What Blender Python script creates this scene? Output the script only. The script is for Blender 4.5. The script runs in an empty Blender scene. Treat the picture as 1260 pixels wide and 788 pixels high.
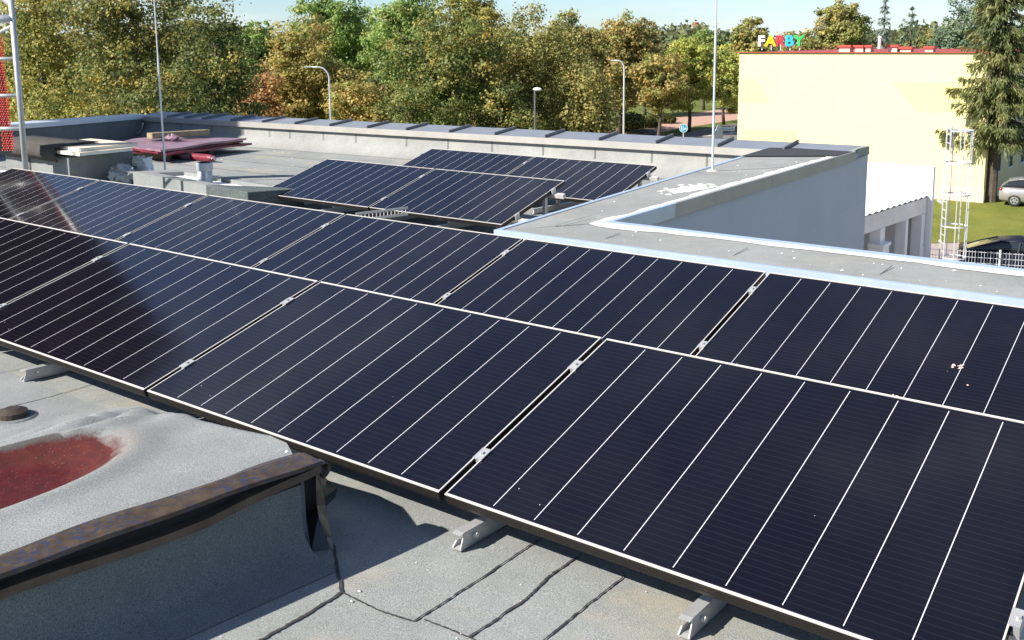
import bpy, bmesh, math, random
import numpy as np
from mathutils import Vector, Matrix

# ------------------------------------------------------------------ camera, sky, sun
scene = bpy.context.scene
COL = scene.collection
R = math.radians
CAMPOS = np.array([3.71094, -2.31186, 1.61851])
CAMPOS = np.array([3.71084, -2.31152, 1.61926])
CAMROT = np.array([[0.797898, 0.602729, -0.008774], [0.089804, -0.133251, -0.987005], [-0.596066, 0.786741, -0.160448]])   # rows: right, down, forward
F, CX, CY = 1232.20, 630.0, 250.19   # lens in pixels of the 1260 px wide photograph
cam_data = bpy.data.cameras.new('camera')
cam = bpy.data.objects.new('camera', cam_data)
COL.objects.link(cam)
m = Matrix.Identity(4)
for i in range(3):
    m[i][0] = CAMROT[0][i]; m[i][1] = -CAMROT[1][i]; m[i][2] = -CAMROT[2][i]; m[i][3] = CAMPOS[i]
cam.matrix_world = m
cam_data.sensor_fit = 'HORIZONTAL'
cam_data.sensor_width = 36.0
cam_data.lens = F / 1260 * 36
cam_data.shift_y = -(394.0 - CY) / 1260
cam_data.clip_start = 0.05
cam_data.clip_end = 6000
scene.camera = cam

SUN_EL = R(38)
SUN_H = Vector((-0.49, -0.87, 0)).normalized()           # horizontal direction towards the sun
SUN_DIR = Vector((SUN_H.x * math.cos(SUN_EL), SUN_H.y * math.cos(SUN_EL), math.sin(SUN_EL)))
world = bpy.data.worlds.new('World')
scene.world = world
world.use_nodes = True
nt = world.node_tree
nt.nodes.clear()
out = nt.nodes.new('ShaderNodeOutputWorld')
bg = nt.nodes.new('ShaderNodeBackground'); bg.inputs['Strength'].default_value = 0.074
sky = nt.nodes.new('ShaderNodeTexSky'); sky.sky_type = 'NISHITA'; sky.sun_disc = False
sky.sun_elevation = SUN_EL
sky.sun_rotation = math.atan2(SUN_H.x, SUN_H.y)
sky.air_density = 1.0; sky.dust_density = 0.1; sky.ozone_density = 2.5
tc = nt.nodes.new('ShaderNodeTexCoord')
mp = nt.nodes.new('ShaderNodeMapping'); mp.inputs['Scale'].default_value = (1.0, 1.0, 4.5)
nz = nt.nodes.new('ShaderNodeTexNoise'); nz.inputs['Scale'].default_value = 3.2; nz.inputs['Detail'].default_value = 8; nz.inputs['Roughness'].default_value = 0.6
rp = nt.nodes.new('ShaderNodeValToRGB')
rp.color_ramp.elements[0].position = 0.50; rp.color_ramp.elements[0].color = (0, 0, 0, 1)
rp.color_ramp.elements[1].position = 0.74; rp.color_ramp.elements[1].color = (0.6, 0.6, 0.6, 1)
mx = nt.nodes.new('ShaderNodeMix'); mx.data_type = 'RGBA'
mx.inputs[7].default_value = (6.6, 6.9, 7.3, 1)          # sunlit cirrus
nt.links.new(tc.outputs['Generated'], mp.inputs['Vector'])
nt.links.new(mp.outputs['Vector'], nz.inputs['Vector'])
nt.links.new(nz.outputs['Fac'], rp.inputs['Fac'])
nt.links.new(rp.outputs['Color'], mx.inputs[0])
tint = nt.nodes.new('ShaderNodeMix'); tint.data_type = 'RGBA'; tint.blend_type = 'MULTIPLY'; tint.inputs[0].default_value = 1.0
sz_ = nt.nodes.new('ShaderNodeSeparateXYZ'); nt.links.new(tc.outputs['Generated'], sz_.inputs[0])
el = nt.nodes.new('ShaderNodeValToRGB')                   # added tint, blue near the horizon, near neutral above for the ambient light
el.color_ramp.elements[0].position = 0.0; el.color_ramp.elements[0].color = (0.66, 0.82, 1.08, 1)
el.color_ramp.elements[1].position = 0.30; el.color_ramp.elements[1].color = (0.93, 0.92, 0.99, 1)
nt.links.new(sz_.outputs[2], el.inputs['Fac']); nt.links.new(el.outputs['Color'], tint.inputs[7])
nt.links.new(sky.outputs['Color'], tint.inputs[6])
nt.links.new(tint.outputs[2], mx.inputs[6])
nt.links.new(mx.outputs[2], bg.inputs['Color'])
nt.links.new(bg.outputs['Background'], out.inputs['Surface'])
sun_data = bpy.data.lights.new('sun', 'SUN')
sun_data.energy = 4.8; sun_data.angle = R(0.53); sun_data.color = (1.0, 0.945, 0.86)
sun = bpy.data.objects.new('sun', sun_data); COL.objects.link(sun)
sun.rotation_euler = SUN_DIR.to_track_quat('Z', 'Y').to_euler()
scene.view_settings.view_transform = 'Standard'
scene.view_settings.look = 'None'
scene.view_settings.exposure = 1.04
scene.view_settings.gamma = 1.0
scene.view_settings.use_curve_mapping = False

# ------------------------------------------------------------------ measuring helpers (photo pixel -> point of the place)
SLOPE = 0.035                                             # the roof falls gently towards the back
GZ = -7.5                                                 # street level
def ray(x, y):
    return CAMROT.T @ np.array([(x - CX) / F, (y - CY) / F, 1.0])
def at_z(x, y, z):
    d = ray(x, y); return CAMPOS + d * ((z - CAMPOS[2]) / d[2])
def on_roof(x, y, h=0.0):
    d = ray(x, y); return CAMPOS + d * ((h - SLOPE * CAMPOS[1] - CAMPOS[2]) / (d[2] + SLOPE * d[1]))
def at_depth(x, y, dep):
    return CAMPOS + ray(x, y) * dep
def roof_z(y, h=0.0):
    return -SLOPE * y + h
def z_at(depth, y):                                       # height of image row y at a depth, centre columns
    return at_depth(CX, y, depth)[2]

# ------------------------------------------------------------------ object helpers
def tag(o, label=None, cat=None, group=None, kind=None):
    if label: o['label'] = label
    if cat: o['category'] = cat
    if group: o['group'] = group
    if kind: o['kind'] = kind
    return o
def empty(name, loc, label=None, cat=None, group=None, rot=(0, 0, 0)):
    o = bpy.data.objects.new(name, None); COL.objects.link(o)
    o.location = loc; o.rotation_euler = rot; o.empty_display_size = 0.1
    return tag(o, label, cat, group)
class MB:
    def __init__(s): s.v = []; s.f = []; s.m = []; s.mi = 0
    def add(s, vs, fs):
        b = len(s.v); s.v += [tuple(float(c) for c in p) for p in vs]
        s.f += [tuple(b + i for i in f) for f in fs]; s.m += [s.mi] * len(fs); return s
    def box(s, lo, hi):
        x0, y0, z0 = lo; x1, y1, z1 = hi
        return s.add([(x0,y0,z0),(x1,y0,z0),(x1,y1,z0),(x0,y1,z0),(x0,y0,z1),(x1,y0,z1),(x1,y1,z1),(x0,y1,z1)],
                     [(3,2,1,0),(4,5,6,7),(0,1,5,4),(1,2,6,5),(2,3,7,6),(3,0,4,7)])
    def hexa(s, bot, top):                                # two quads, same winding (counter-clockwise from above)
        return s.add(list(bot) + list(top), [(3,2,1,0),(4,5,6,7),(0,1,5,4),(1,2,6,5),(2,3,7,6),(3,0,4,7)])
    def beam(s, a, b, w, h, up=(0, 0, 1)):
        a = Vector(a); b = Vector(b); d = (b - a).normalized(); u = Vector(up)
        sd = d.cross(u).normalized(); u = sd.cross(d).normalized()
        q = [(-w/2,-h/2),(w/2,-h/2),(w/2,h/2),(-w/2,h/2)]
        vs = [a + sd*i + u*j for i, j in q] + [b + sd*i + u*j for i, j in q]
        return s.add(vs, [(0,1,2,3),(7,6,5,4),(1,0,4,5),(2,1,5,6),(3,2,6,7),(0,3,7,4)])
    def tube(s, pts, r, n=10, cap=True):
        pts = [Vector(p) for p in pts]; k = len(pts)
        rr = r if isinstance(r, (list, tuple)) else [r] * k
        b = len(s.v); prev = None
        for i, p in enumerate(pts):
            t = (pts[min(i+1, k-1)] - pts[max(i-1, 0)]).normalized()
            if prev is None:
                a = Vector((1, 0, 0)) if abs(t.x) < 0.8 else Vector((0, 1, 0))
                prev = t.cross(a).normalized()
            prev = (prev - t * prev.dot(t)).normalized(); w = t.cross(prev)
            for j in range(n):
                c = 2 * math.pi * j / n
                q = p + (prev * math.cos(c) + w * math.sin(c)) * rr[i]; s.v.append((q.x, q.y, q.z))
        for i in range(k - 1):
            for j in range(n):
                s.f.append((b+i*n+j, b+i*n+(j+1) % n, b+(i+1)*n+(j+1) % n, b+(i+1)*n+j)); s.m.append(s.mi)
        if cap:
            s.f.append(tuple(b+j for j in reversed(range(n)))); s.m.append(s.mi)
            s.f.append(tuple(b+(k-1)*n+j for j in range(n))); s.m.append(s.mi)
        return s
    def prism(s, poly, z0, z1):                           # poly counter-clockwise; z0, z1 numbers or functions of (x, y)
        n = len(poly)
        g = lambda z, p: z(p[0], p[1]) if callable(z) else z
        vs = [(p[0], p[1], g(z0, p)) for p in poly] + [(p[0], p[1], g(z1, p)) for p in poly]
        return s.add(vs, [tuple(reversed(range(n))), tuple(range(n, 2*n))] + [(i, (i+1) % n, n+(i+1) % n, n+i) for i in range(n)])
    def ellipsoid(s, c, r, nu=14, nv=8):
        vs = []; fs = []
        for i in range(nv + 1):
            th = math.pi * i / nv
            for j in range(nu):
                ph = 2 * math.pi * j / nu
                vs.append((c[0]+r[0]*math.sin(th)*math.cos(ph), c[1]+r[1]*math.sin(th)*math.sin(ph), c[2]+r[2]*math.cos(th)))
        for i in range(nv):
            for j in range(nu): fs.append((i*nu+j, (i+1)*nu+j, (i+1)*nu+(j+1) % nu, i*nu+(j+1) % nu))
        return s.add(vs, fs)
    def build(s, name, mats, parent=None, world=False, smooth=False, bevel=0, solid=0):
        me = bpy.data.meshes.new(name)
        off = Vector((0, 0, 0)); pp = parent if world else None
        while pp is not None: off += Vector(pp.location); pp = pp.parent
        me.from_pydata([tuple(Vector(p) - off) for p in s.v], [], s.f)
        mats = mats if isinstance(mats, (list, tuple)) else [mats]
        for x in mats: me.materials.append(x)
        if len(mats) > 1: me.polygons.foreach_set('material_index', s.m)
        me.validate()
        bm = bmesh.new(); bm.from_mesh(me); bmesh.ops.remove_doubles(bm, verts=bm.verts, dist=1e-5)
        bmesh.ops.recalc_face_normals(bm, faces=bm.faces); bm.to_mesh(me); bm.free()
        if smooth:
            me.polygons.foreach_set('use_smooth', [True] * len(me.polygons))
        o = bpy.data.objects.new(name, me); COL.objects.link(o)
        if parent is not None: o.parent = parent
        if solid:
            md = o.modifiers.new('thick', 'SOLIDIFY'); md.thickness = solid; md.offset = 0
        if bevel:
            md = o.modifiers.new('bevel', 'BEVEL'); md.width = bevel; md.segments = 2; md.limit_method = 'ANGLE'
        return o
def copy_tree(o, parent=None):
    c = o.copy(); COL.objects.link(c)
    if parent is not None: c.parent = parent
    for ch in list(o.children): copy_tree(ch, c)
    return c

# ------------------------------------------------------------------ materials
class N:
    def __init__(s, name):
        s.mat = bpy.data.materials.new(name); s.mat.use_nodes = True
        s.t = s.mat.node_tree; s.b = s.t.nodes['Principled BSDF']
    def n(s, typ, **kw):
        x = s.t.nodes.new(typ)
        for k, v in kw.items(): setattr(x, k, v)
        return x
    def l(s, a, b): s.t.links.new(a, b)
    def coord(s, scale=(1, 1, 1), out='Object'):
        c = s.n('ShaderNodeTexCoord'); q = s.n('ShaderNodeMapping'); q.inputs['Scale'].default_value = scale
        s.l(c.outputs[out], q.inputs['Vector']); return q.outputs['Vector']
    def noise(s, vec, scale, detail=4, rough=0.55):
        x = s.n('ShaderNodeTexNoise'); x.inputs['Scale'].default_value = scale
        x.inputs['Detail'].default_value = detail; x.inputs['Roughness'].default_value = rough
        s.l(vec, x.inputs['Vector']); return x.outputs['Fac']
    def ramp(s, fac, stops):
        x = s.n('ShaderNodeValToRGB'); e = x.color_ramp.elements
        while len(e) < len(stops): e.new(0.5)
        for i, (p, c) in enumerate(stops):
            e[i].position = p; e[i].color = (c[0], c[1], c[2], 1) if not isinstance(c, (int, float)) else (c, c, c, 1)
        s.l(fac, x.inputs['Fac']); return x.outputs['Color']
    def mix(s, fac, a, b, mode='MIX'):
        x = s.n('ShaderNodeMix', data_type='RGBA', blend_type=mode)
        for i, v in ((0, fac), (6, a), (7, b)):
            if hasattr(v, 'node'): s.l(v, x.inputs[i])
            elif isinstance(v, (tuple, list)): x.inputs[i].default_value = (*v[:3], 1)
            else: x.inputs[i].default_value = v
        return x.outputs[2]
    def math(s, op, a, b=0.0, c=None):
        x = s.n('ShaderNodeMath', operation=op)
        for i, v in enumerate((a, b) if c is None else (a, b, c)):
            if hasattr(v, 'node'): s.l(v, x.inputs[i])
            else: x.inputs[i].default_value = v
        return x.outputs[0]
    def bump(s, h, strength=0.3, dist=0.01):
        x = s.n('ShaderNodeBump'); x.inputs['Strength'].default_value = strength; x.inputs['Distance'].default_value = dist
        s.l(h, x.inputs['Height']); s.l(x.outputs['Normal'], s.b.inputs['Normal'])
    def base(s, c):
        if hasattr(c, 'node'): s.l(c, s.b.inputs['Base Color'])
        else: s.b.inputs['Base Color'].default_value = (*c, 1)
    def set(s, rough=None, metal=None, spec=None):
        if rough is not None: s.b.inputs['Roughness'].default_value = rough
        if metal is not None: s.b.inputs['Metallic'].default_value = metal
        if spec is not None: s.b.inputs['Specular IOR Level'].default_value = spec
def paint(name, c, rough=0.6, metal=0.0, var=0.12, scale=6.0, bump=0.0, spec=0.4):
    k = N(name); v = k.coord()
    f = k.noise(v, scale, 6, 0.65)
    dk = tuple(x * (1 - var) for x in c); lt = tuple(min(1, x * (1 + var)) for x in c)
    k.base(k.ramp(f, [(0.3, dk), (0.7, lt)])); k.set(rough, metal, spec)
    if bump: k.bump(k.noise(v, scale * 12, 3), bump, 0.004)
    return k.mat
def felt(name, c, sand=0.0, gran=260.0, patch=0.16):
    k = N(name); v = k.coord()
    g = k.noise(v, gran, 2, 0.7); p = k.noise(v, 1.3, 6, 0.6); p2 = k.noise(v, 9.0, 5, 0.7)
    col = k.ramp(g, [(0.30, tuple(x * 0.58 for x in c)), (0.5, c), (0.68, tuple(min(1, x * 1.45) for x in c))])
    pm = k.ramp(p, [(0.3, 1 - patch), (0.7, 1 + patch * 0.6)])
    col = k.mix(1.0, col, pm, 'MULTIPLY')
    pm2 = k.ramp(p2, [(0.35, 0.93), (0.65, 1.05)])
    col = k.mix(1.0, col, pm2, 'MULTIPLY')
    if sand:
        sm = k.ramp(k.noise(v, 1.9, 6, 0.62), [(0.52, 0.0), (0.66, sand)])
        col = k.mix(sm, col, (0.46, 0.38, 0.25))
    k.base(col); k.set(0.92, 0, 0.25); k.bump(g, 0.5, 0.004)
    return k.mat

M = {}
M['felt'] = felt('mineral_felt', (0.248, 0.258, 0.247), 0.3)
M['felt_far'] = felt('mineral_felt_upstand', (0.27, 0.275, 0.262), 0.1)
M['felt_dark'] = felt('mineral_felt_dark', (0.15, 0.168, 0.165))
M['felt_curb'] = felt('mineral_felt_curb', (0.225, 0.235, 0.228))
M['bitumen'] = paint('bitumen_bead_and_shadow', (0.05, 0.045, 0.042), 0.6, var=0.4, scale=40)
M['alu'] = paint('galvanised_steel', (0.5, 0.5, 0.49), 0.42, 0.5, 0.12, 12)
M['alu_dull'] = paint('weathered_aluminium', (0.58, 0.56, 0.52), 0.5, 0.35, 0.15, 20)
M['frame_lip'] = paint('silver_frame_lip', (0.66, 0.62, 0.56), 0.42, 0.25, 0.06, 8)
M['frame_side'] = paint('dark_frame_side', (0.018, 0.0155, 0.0135), 0.45, 0.3, 0.2, 30)
M['coping'] = paint('grey_steel_coping', (0.27, 0.285, 0.31), 0.42, 0.35, 0.1, 2.5)
M['fascia'] = paint('pale_steel_fascia', (0.42, 0.40, 0.36), 0.45, 0.3, 0.1, 3)
M['rib'] = paint('coping_seam_steel', (0.16, 0.16, 0.165), 0.5, 0.3, 0.15, 8)
M['blue_strip'] = paint('sky_blue_flashing', (0.50, 0.60, 0.72), 0.4, 0.4, 0.12, 3)
M['white_strip'] = paint('white_sealant', (0.8, 0.78, 0.72), 0.7, 0, 0.1, 14, 0.3)
M['render_grey'] = paint('grey_render', (0.68, 0.65, 0.67), 0.9, 0, 0.05, 1.2, 0.15)
M['yellow'] = paint('pale_yellow_render', (0.74, 0.66, 0.345), 0.9, 0, 0.03, 0.35)
M['yellow_deep'] = paint('deeper_yellow_render', (0.74, 0.65, 0.29), 0.9, 0, 0.03, 0.5)
M['white'] = paint('white_paint', (0.8, 0.8, 0.78), 0.7, 0, 0.04, 1.5)
M['dirty_white'] = paint('dusty_white', (0.78, 0.75, 0.69), 0.8, 0, 0.1, 3)
M['red_roof'] = paint('red_sheet_roof', (0.42, 0.07, 0.05), 0.5, 0.2, 0.2, 4)
M['brickpink'] = paint('pale_pink_plaster', (0.62, 0.45, 0.38), 0.9, 0, 0.1, 3)
M['asphalt'] = paint('asphalt', (0.17, 0.155, 0.15), 0.9, 0, 0.2, 1.2, 0.2)
M['pink_path'] = paint('pink_paving', (0.42, 0.26, 0.20), 0.9, 0, 0.15, 2.0)
M['bark'] = paint('bark', (0.085, 0.065, 0.05), 0.95, 0, 0.4, 5, 0.6)
M['red'] = paint('red_plastic', (0.55, 0.03, 0.015), 0.45, 0, 0.15, 9)
M['crimson'] = paint('crimson_wrapped_sheet', (0.17, 0.02, 0.034), 0.45, 0, 0.3, 7)
M['pink_film'] = paint('pinkish_film', (0.26, 0.15, 0.19), 0.3, 0, 0.35, 6)
M['black'] = paint('black_netting_and_fold_shade', (0.012, 0.011, 0.012), 0.8, 0, 0.3, 5)
M['black_felt'] = paint('black_felt_strip', (0.055, 0.05, 0.045), 0.85, 0, 0.4, 8)
M['board'] = paint('cream_insulation_board', (0.66, 0.54, 0.40), 0.85, 0, 0.08, 5)
M['board_edge'] = paint('pale_board_edge', (0.74, 0.72, 0.60), 0.85, 0, 0.05, 5)
M['wood'] = paint('weathered_timber', (0.30, 0.25, 0.15), 0.85, 0, 0.3, 11, 0.3)
M['grey_plastic'] = paint('grey_pvc', (0.34, 0.37, 0.40), 0.45, 0, 0.05, 4)
M['film'] = paint('cloudy_grey_film', (0.32, 0.34, 0.33), 0.25, 0, 0.3, 9)
M['paper'] = paint('white_sack_paper', (0.8, 0.79, 0.76), 0.7, 0, 0.12, 16, 0.5)
M['sack_print'] = paint('blue_sack_print', (0.10, 0.18, 0.32), 0.7)
M['wire'] = paint('pale_cable', (0.55, 0.54, 0.5), 0.5)
M['lamp_grey'] = paint('pale_grey_lamp_paint', (0.62, 0.64, 0.66), 0.4, 0.3, 0.05)
M['rubber'] = paint('rubber', (0.02, 0.02, 0.02), 0.85)
M['sign_blue'] = paint('sign_blue', (0.02, 0.30, 0.55), 0.4)
for nm, c in (('letter_white', (0.8, 0.79, 0.74)), ('letter_yellow', (0.8, 0.62, 0.01)), ('letter_red', (0.62, 0.03, 0.05)),
              ('letter_blue', (0.02, 0.36, 0.72)), ('letter_green', (0.02, 0.42, 0.10))):
    M[nm] = paint(nm, c, 0.4)

def glass_mat(name, c, rough=0.08):
    k = N(name); k.base(c); k.set(rough, 0, 0.6); return k.mat
M['car_glass'] = glass_mat('car_glass', (0.02, 0.025, 0.03), 0.05)
M['window_glass'] = glass_mat('window_glass', (0.05, 0.055, 0.06), 0.1)
def car_paint(name, c, metal):
    k = N(name); k.base(c); k.set(0.3, metal, 0.3)
    k.b.inputs['Coat Weight'].default_value = 0.25; k.b.inputs['Coat Roughness'].default_value = 0.06
    return k.mat
M['silver_paint'] = car_paint('silver_car_paint', (0.45, 0.44, 0.43), 0.6)
M['navy_paint'] = paint('navy_car_paint', (0.010, 0.012, 0.026), 0.45, 0, 0.05, spec=0.15)
M['black_paint'] = car_paint('black_car_paint', (0.02, 0.02, 0.022), 0.2)
M['tail_red'] = glass_mat('tail_light_red', (0.35, 0.02, 0.02), 0.15)
M['rim'] = paint('alloy_rim', (0.5, 0.5, 0.5), 0.35, 0.7)

# dark solar glass: white gaps between the ten cell columns, faint busbars, a little dust
PW, PD, PT = 1.646, 1.0395, 0.04
MARG = 0.027
CP = (PW - 2 * MARG) / 10
def solar_mat():
    k = N('solar_cells'); c = k.n('ShaderNodeTexCoord'); sx = k.n('ShaderNodeSeparateXYZ')
    k.l(c.outputs['Object'], sx.inputs[0]); X, Y = sx.outputs[0], sx.outputs[1]
    u = k.math('DIVIDE', k.math('SUBTRACT', X, MARG), CP)
    fr = k.math('FRACT', k.math('ADD', u, 0.5)); d = k.math('ABSOLUTE', k.math('SUBTRACT', fr, 0.5))
    gap = k.math('LESS_THAN', d, 0.0012 / CP)
    inner = k.math('LESS_THAN', k.math('ABSOLUTE', k.math('SUBTRACT', Y, PD / 2)), PD / 2 - 0.022)
    edge = k.math('LESS_THAN', k.math('ABSOLUTE', k.math('SUBTRACT', X, PW / 2)), PW / 2 - 0.03)
    gap = k.math('MULTIPLY', k.math('MULTIPLY', gap, inner), edge)
    b = k.math('FRACT', k.math('DIVIDE', Y, 0.0262)); bus = k.math('LESS_THAN', k.math('ABSOLUTE', k.math('SUBTRACT', b, 0.5)), 0.04)
    row = k.math('FRACT', k.math('DIVIDE', k.math('SUBTRACT', Y, 0.041), CP)); rg = k.math('LESS_THAN', k.math('ABSOLUTE', k.math('SUBTRACT', row, 0.5)), 0.492)
    v = k.coord()
    oi = k.n('ShaderNodeObjectInfo')
    cellid = k.n('ShaderNodeTexWhiteNoise', noise_dimensions='2D')
    cv = k.n('ShaderNodeCombineXYZ'); k.l(k.math('FLOOR', u), cv.inputs[0]); k.l(oi.outputs['Random'], cv.inputs[1]); k.l(cv.outputs[0], cellid.inputs['Vector'])
    col = k.mix(cellid.outputs['Value'], (0.0036, 0.0030, 0.0066), (0.0052, 0.0043, 0.0085))
    col = k.mix(k.math('MULTIPLY', bus, 0.2), col, (0.05, 0.05, 0.065))
    col = k.mix(rg, (0.006, 0.006, 0.01), col)
    dust = k.ramp(k.noise(v, 2.2, 6, 0.7), [(0.35, 0.0), (0.8, 0.009)])
    col = k.mix(dust, col, (0.4, 0.37, 0.33))
    vo = k.n('ShaderNodeTexVoronoi'); vo.inputs['Scale'].default_value = 9.0; k.l(v, vo.inputs['Vector'])
    spk = k.math('LESS_THAN', vo.outputs['Distance'], 0.022)
    wn = k.n('ShaderNodeSeparateColor'); k.l(vo.outputs['Color'], wn.inputs[0])
    spk = k.math('MULTIPLY', spk, k.math('GREATER_THAN', wn.outputs[0], 0.72))
    col = k.mix(k.math('MULTIPLY', spk, 0.55), col, (0.6, 0.58, 0.55))
    col = k.mix(gap, col, (0.66, 0.65, 0.68))
    k.base(col); k.set(0.13, 0, 0.5)
    k.b.inputs['IOR'].default_value = 1.47
    k.l(k.ramp(k.noise(v, 3.0, 5, 0.7), [(0.3, 0.06), (0.75, 0.15)]), k.b.inputs['Roughness'])
    return k.mat
M['solar'] = solar_mat()

def rust_mat():
    k = N('rusty_blue_flashing'); v = k.coord()
    r = k.ramp(k.noise(v, 22, 5, 0.6), [(0.3, (0.045, 0.03, 0.021)), (0.7, (0.12, 0.082, 0.05))])
    mp_ = k.coord((1, 0.45, 1))
    f = k.ramp(k.noise(mp_, 105, 3, 0.62), [(0.54, 0.0), (0.56, 1.0)])
    big = k.ramp(k.noise(v, 4.0, 3), [(0.36, 0.1), (0.52, 1.0)])
    col = k.mix(k.math('MULTIPLY', f, big), r, (0.04, 0.05, 0.085))
    k.base(col); k.set(0.5, 0.25, 0.4); k.bump(k.noise(v, 34, 4), 0.35, 0.004); return k.mat
M['rust'] = rust_mat()
M['rust_plain'] = paint('brown_bare_flashing', (0.085, 0.065, 0.05), 0.45, 0.4, 0.35, 14)
M['dark_film'] = glass_mat('black_plastic_sheet', (0.012, 0.012, 0.013), 0.28)

def leaf_mat(name):
    k = N(name)
    a = k.n('ShaderNodeAttribute', attribute_name='leaf')
    k.base(a.outputs['Color']); k.set(0.55, 0, 0.35)
    tr = k.n('ShaderNodeBsdfTranslucent'); ms = k.n('ShaderNodeMixShader'); ms.inputs[0].default_value = 0.45
    k.l(a.outputs['Color'], tr.inputs['Color'])
    o = k.t.nodes['Material Output']
    k.l(k.b.outputs[0], ms.inputs[1]); k.l(tr.outputs[0], ms.inputs[2]); k.l(ms.outputs[0], o.inputs['Surface'])
    return k.mat
M['leaf'] = leaf_mat('leaves')

def ground_mat():
    k = N('grass_ground'); v = k.coord()
    c = k.ramp(k.noise(v, 0.25, 8, 0.65), [(0.3, (0.07, 0.10, 0.02)), (0.55, (0.13, 0.15, 0.035)), (0.75, (0.20, 0.17, 0.07))])
    g = k.ramp(k.noise(v, 6.0, 4, 0.7), [(0.3, 0.7), (0.7, 1.2)])
    k.base(k.mix(1.0, c, g, 'MULTIPLY')); k.set(0.95, 0, 0.2); k.bump(k.noise(v, 8, 4), 0.6, 0.08); return k.mat
M['grass'] = ground_mat()
k_ = N('lawn_grass'); v_ = k_.coord()
k_.base(k_.mix(1.0, k_.ramp(k_.noise(v_, 0.5, 6, 0.6), [(0.3, (0.115, 0.135, 0.02)), (0.7, (0.19, 0.195, 0.04))]), k_.ramp(k_.noise(v_, 14, 4, 0.7), [(0.3, 0.7), (0.7, 1.25)]), 'MULTIPLY'))
k_.set(0.95, 0, 0.2); k_.bump(k_.noise(v_, 18, 3), 0.6, 0.05); M['lawn'] = k_.mat

def puddle_mat():
    k = N('stained_felt'); v = k.coord()
    g = k.noise(v, 260, 2, 0.7)
    c = (0.225, 0.235, 0.228)
    col = k.ramp(g, [(0.30, tuple(x * 0.58 for x in c)), (0.5, c), (0.68, tuple(x * 1.45 for x in c))])
    a = k.n('ShaderNodeAttribute', attribute_name='stain'); sp = k.n('ShaderNodeSeparateColor'); k.l(a.outputs['Color'], sp.inputs[0])
    n1 = k.noise(v, 12, 6, 0.65)
    dark_rim = k.math('ADD', sp.outputs[1], k.math('MULTIPLY', k.math('SUBTRACT', n1, 0.5), 0.9))
    red = k.math('ADD', sp.outputs[0], k.math('MULTIPLY', k.math('SUBTRACT', n1, 0.5), 0.16))
    rim = k.math('ADD', sp.outputs[2], k.math('MULTIPLY', k.math('SUBTRACT', n1, 0.5), 0.7))
    pm = k.ramp(k.noise(v, 3.0, 6, 0.6), [(0.3, 0.86), (0.7, 1.1)])
    col = k.mix(1.0, col, pm, 'MULTIPLY')
    col = k.mix(k.ramp(rim, [(0.45, 0.0), (0.95, 0.33)]), col, (0.20, 0.14, 0.11))
    col = k.mix(k.ramp(dark_rim, [(0.35, 0.0), (0.75, 0.85)]), col, k.ramp(g, [(0.35, (0.02, 0.018, 0.016)), (0.7, (0.08, 0.07, 0.06))]))  # nearly black band along one side of the hollow
    rr = k.ramp(k.noise(v, 25, 6, 0.7), [(0.25, (0.035, 0.007, 0.006)), (0.5, (0.072, 0.009, 0.007)), (0.8, (0.10, 0.018, 0.012))])
    rs = k.ramp(red, [(0.455, 0.0), (0.505, 1.0)])
    col = k.mix(rs, col, rr)
    vo = k.n('ShaderNodeTexVoronoi'); vo.inputs['Scale'].default_value = 60; k.l(v, vo.inputs['Vector'])
    sk = k.math('MULTIPLY', k.math('LESS_THAN', vo.outputs['Distance'], 0.14), rs)
    col = k.mix(k.math('MULTIPLY', sk, 0.22), col, (0.45, 0.3, 0.25))
    k.base(col)
    wet = k.ramp(red, [(0.60, 0.8), (0.74, 0.10)])
    k.l(wet, k.b.inputs['Roughness']); k.set(spec=0.3); k.bump(g, 0.5, 0.004)
    return k.mat
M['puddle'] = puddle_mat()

# ------------------------------------------------------------------ ground, roads
def sheet(name, pts, z, mat):
    mb = MB(); mb.add([(p[0], p[1], z) for p in pts], [tuple(range(len(pts)))])
    return tag(mb.build(name, mat), kind='structure')
mb = MB(); nseg = 48
mb.add([(0, 0, GZ)] + [(2500 * math.cos(2*math.pi*i/nseg), 2500 * math.sin(2*math.pi*i/nseg), GZ) for i in range(nseg)],
       [(0, i + 1, (i + 1) % nseg + 1) for i in range(nseg)])
tag(mb.build('ground', M['grass']), kind='structure')
g = lambda x, y: at_z(x, y, GZ)[:2]
sheet('pavement', [g(720, 168), g(780, 170), g(840, 158), g(910, 147), g(960, 135), g(960, 128), g(905, 131), g(860, 139), g(800, 151), g(735, 163)], GZ + 0.012, M['pink_path'])
sheet('road', [g(760, 185), g(1010, 185), g(1010, 150), g(905, 152), g(860, 160), g(830, 168)], GZ + 0.008, M['asphalt'])
q0, q1 = np.array(g(865, 168)), np.array(g(960, 158))
dq = (q1 - q0) / np.linalg.norm(q1 - q0); nq = np.array([-dq[1], dq[0]]) * 0.25
sheet('road_marking', [q0 - nq, q1 - nq, q1 + nq, q0 + nq], GZ + 0.014, M['dirty_white'])
sheet('yard', [(-14, 20), (14, 20), (22, 60), (3, 48.2), (-4.9, 46.5), (-8.6, 43.2), (-14, 43.2)], GZ + 0.008, M['pink_path'] if False else paint('pale_yard_paving', (0.34, 0.28, 0.25), 0.9, 0, 0.12, 1.5))
sheet('lawn', [(-14, 43.4), (-8.5, 43.4), (-4.8, 46.7), (3, 48.4), (10, 58), (-3, 60), (-14, 57)], GZ + 0.012, M['lawn'])
sheet('parking_lane', [(-7.6, 58.3), (14, 57.6), (20, 75), (-6, 76)], GZ + 0.02, M['asphalt'])

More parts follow.
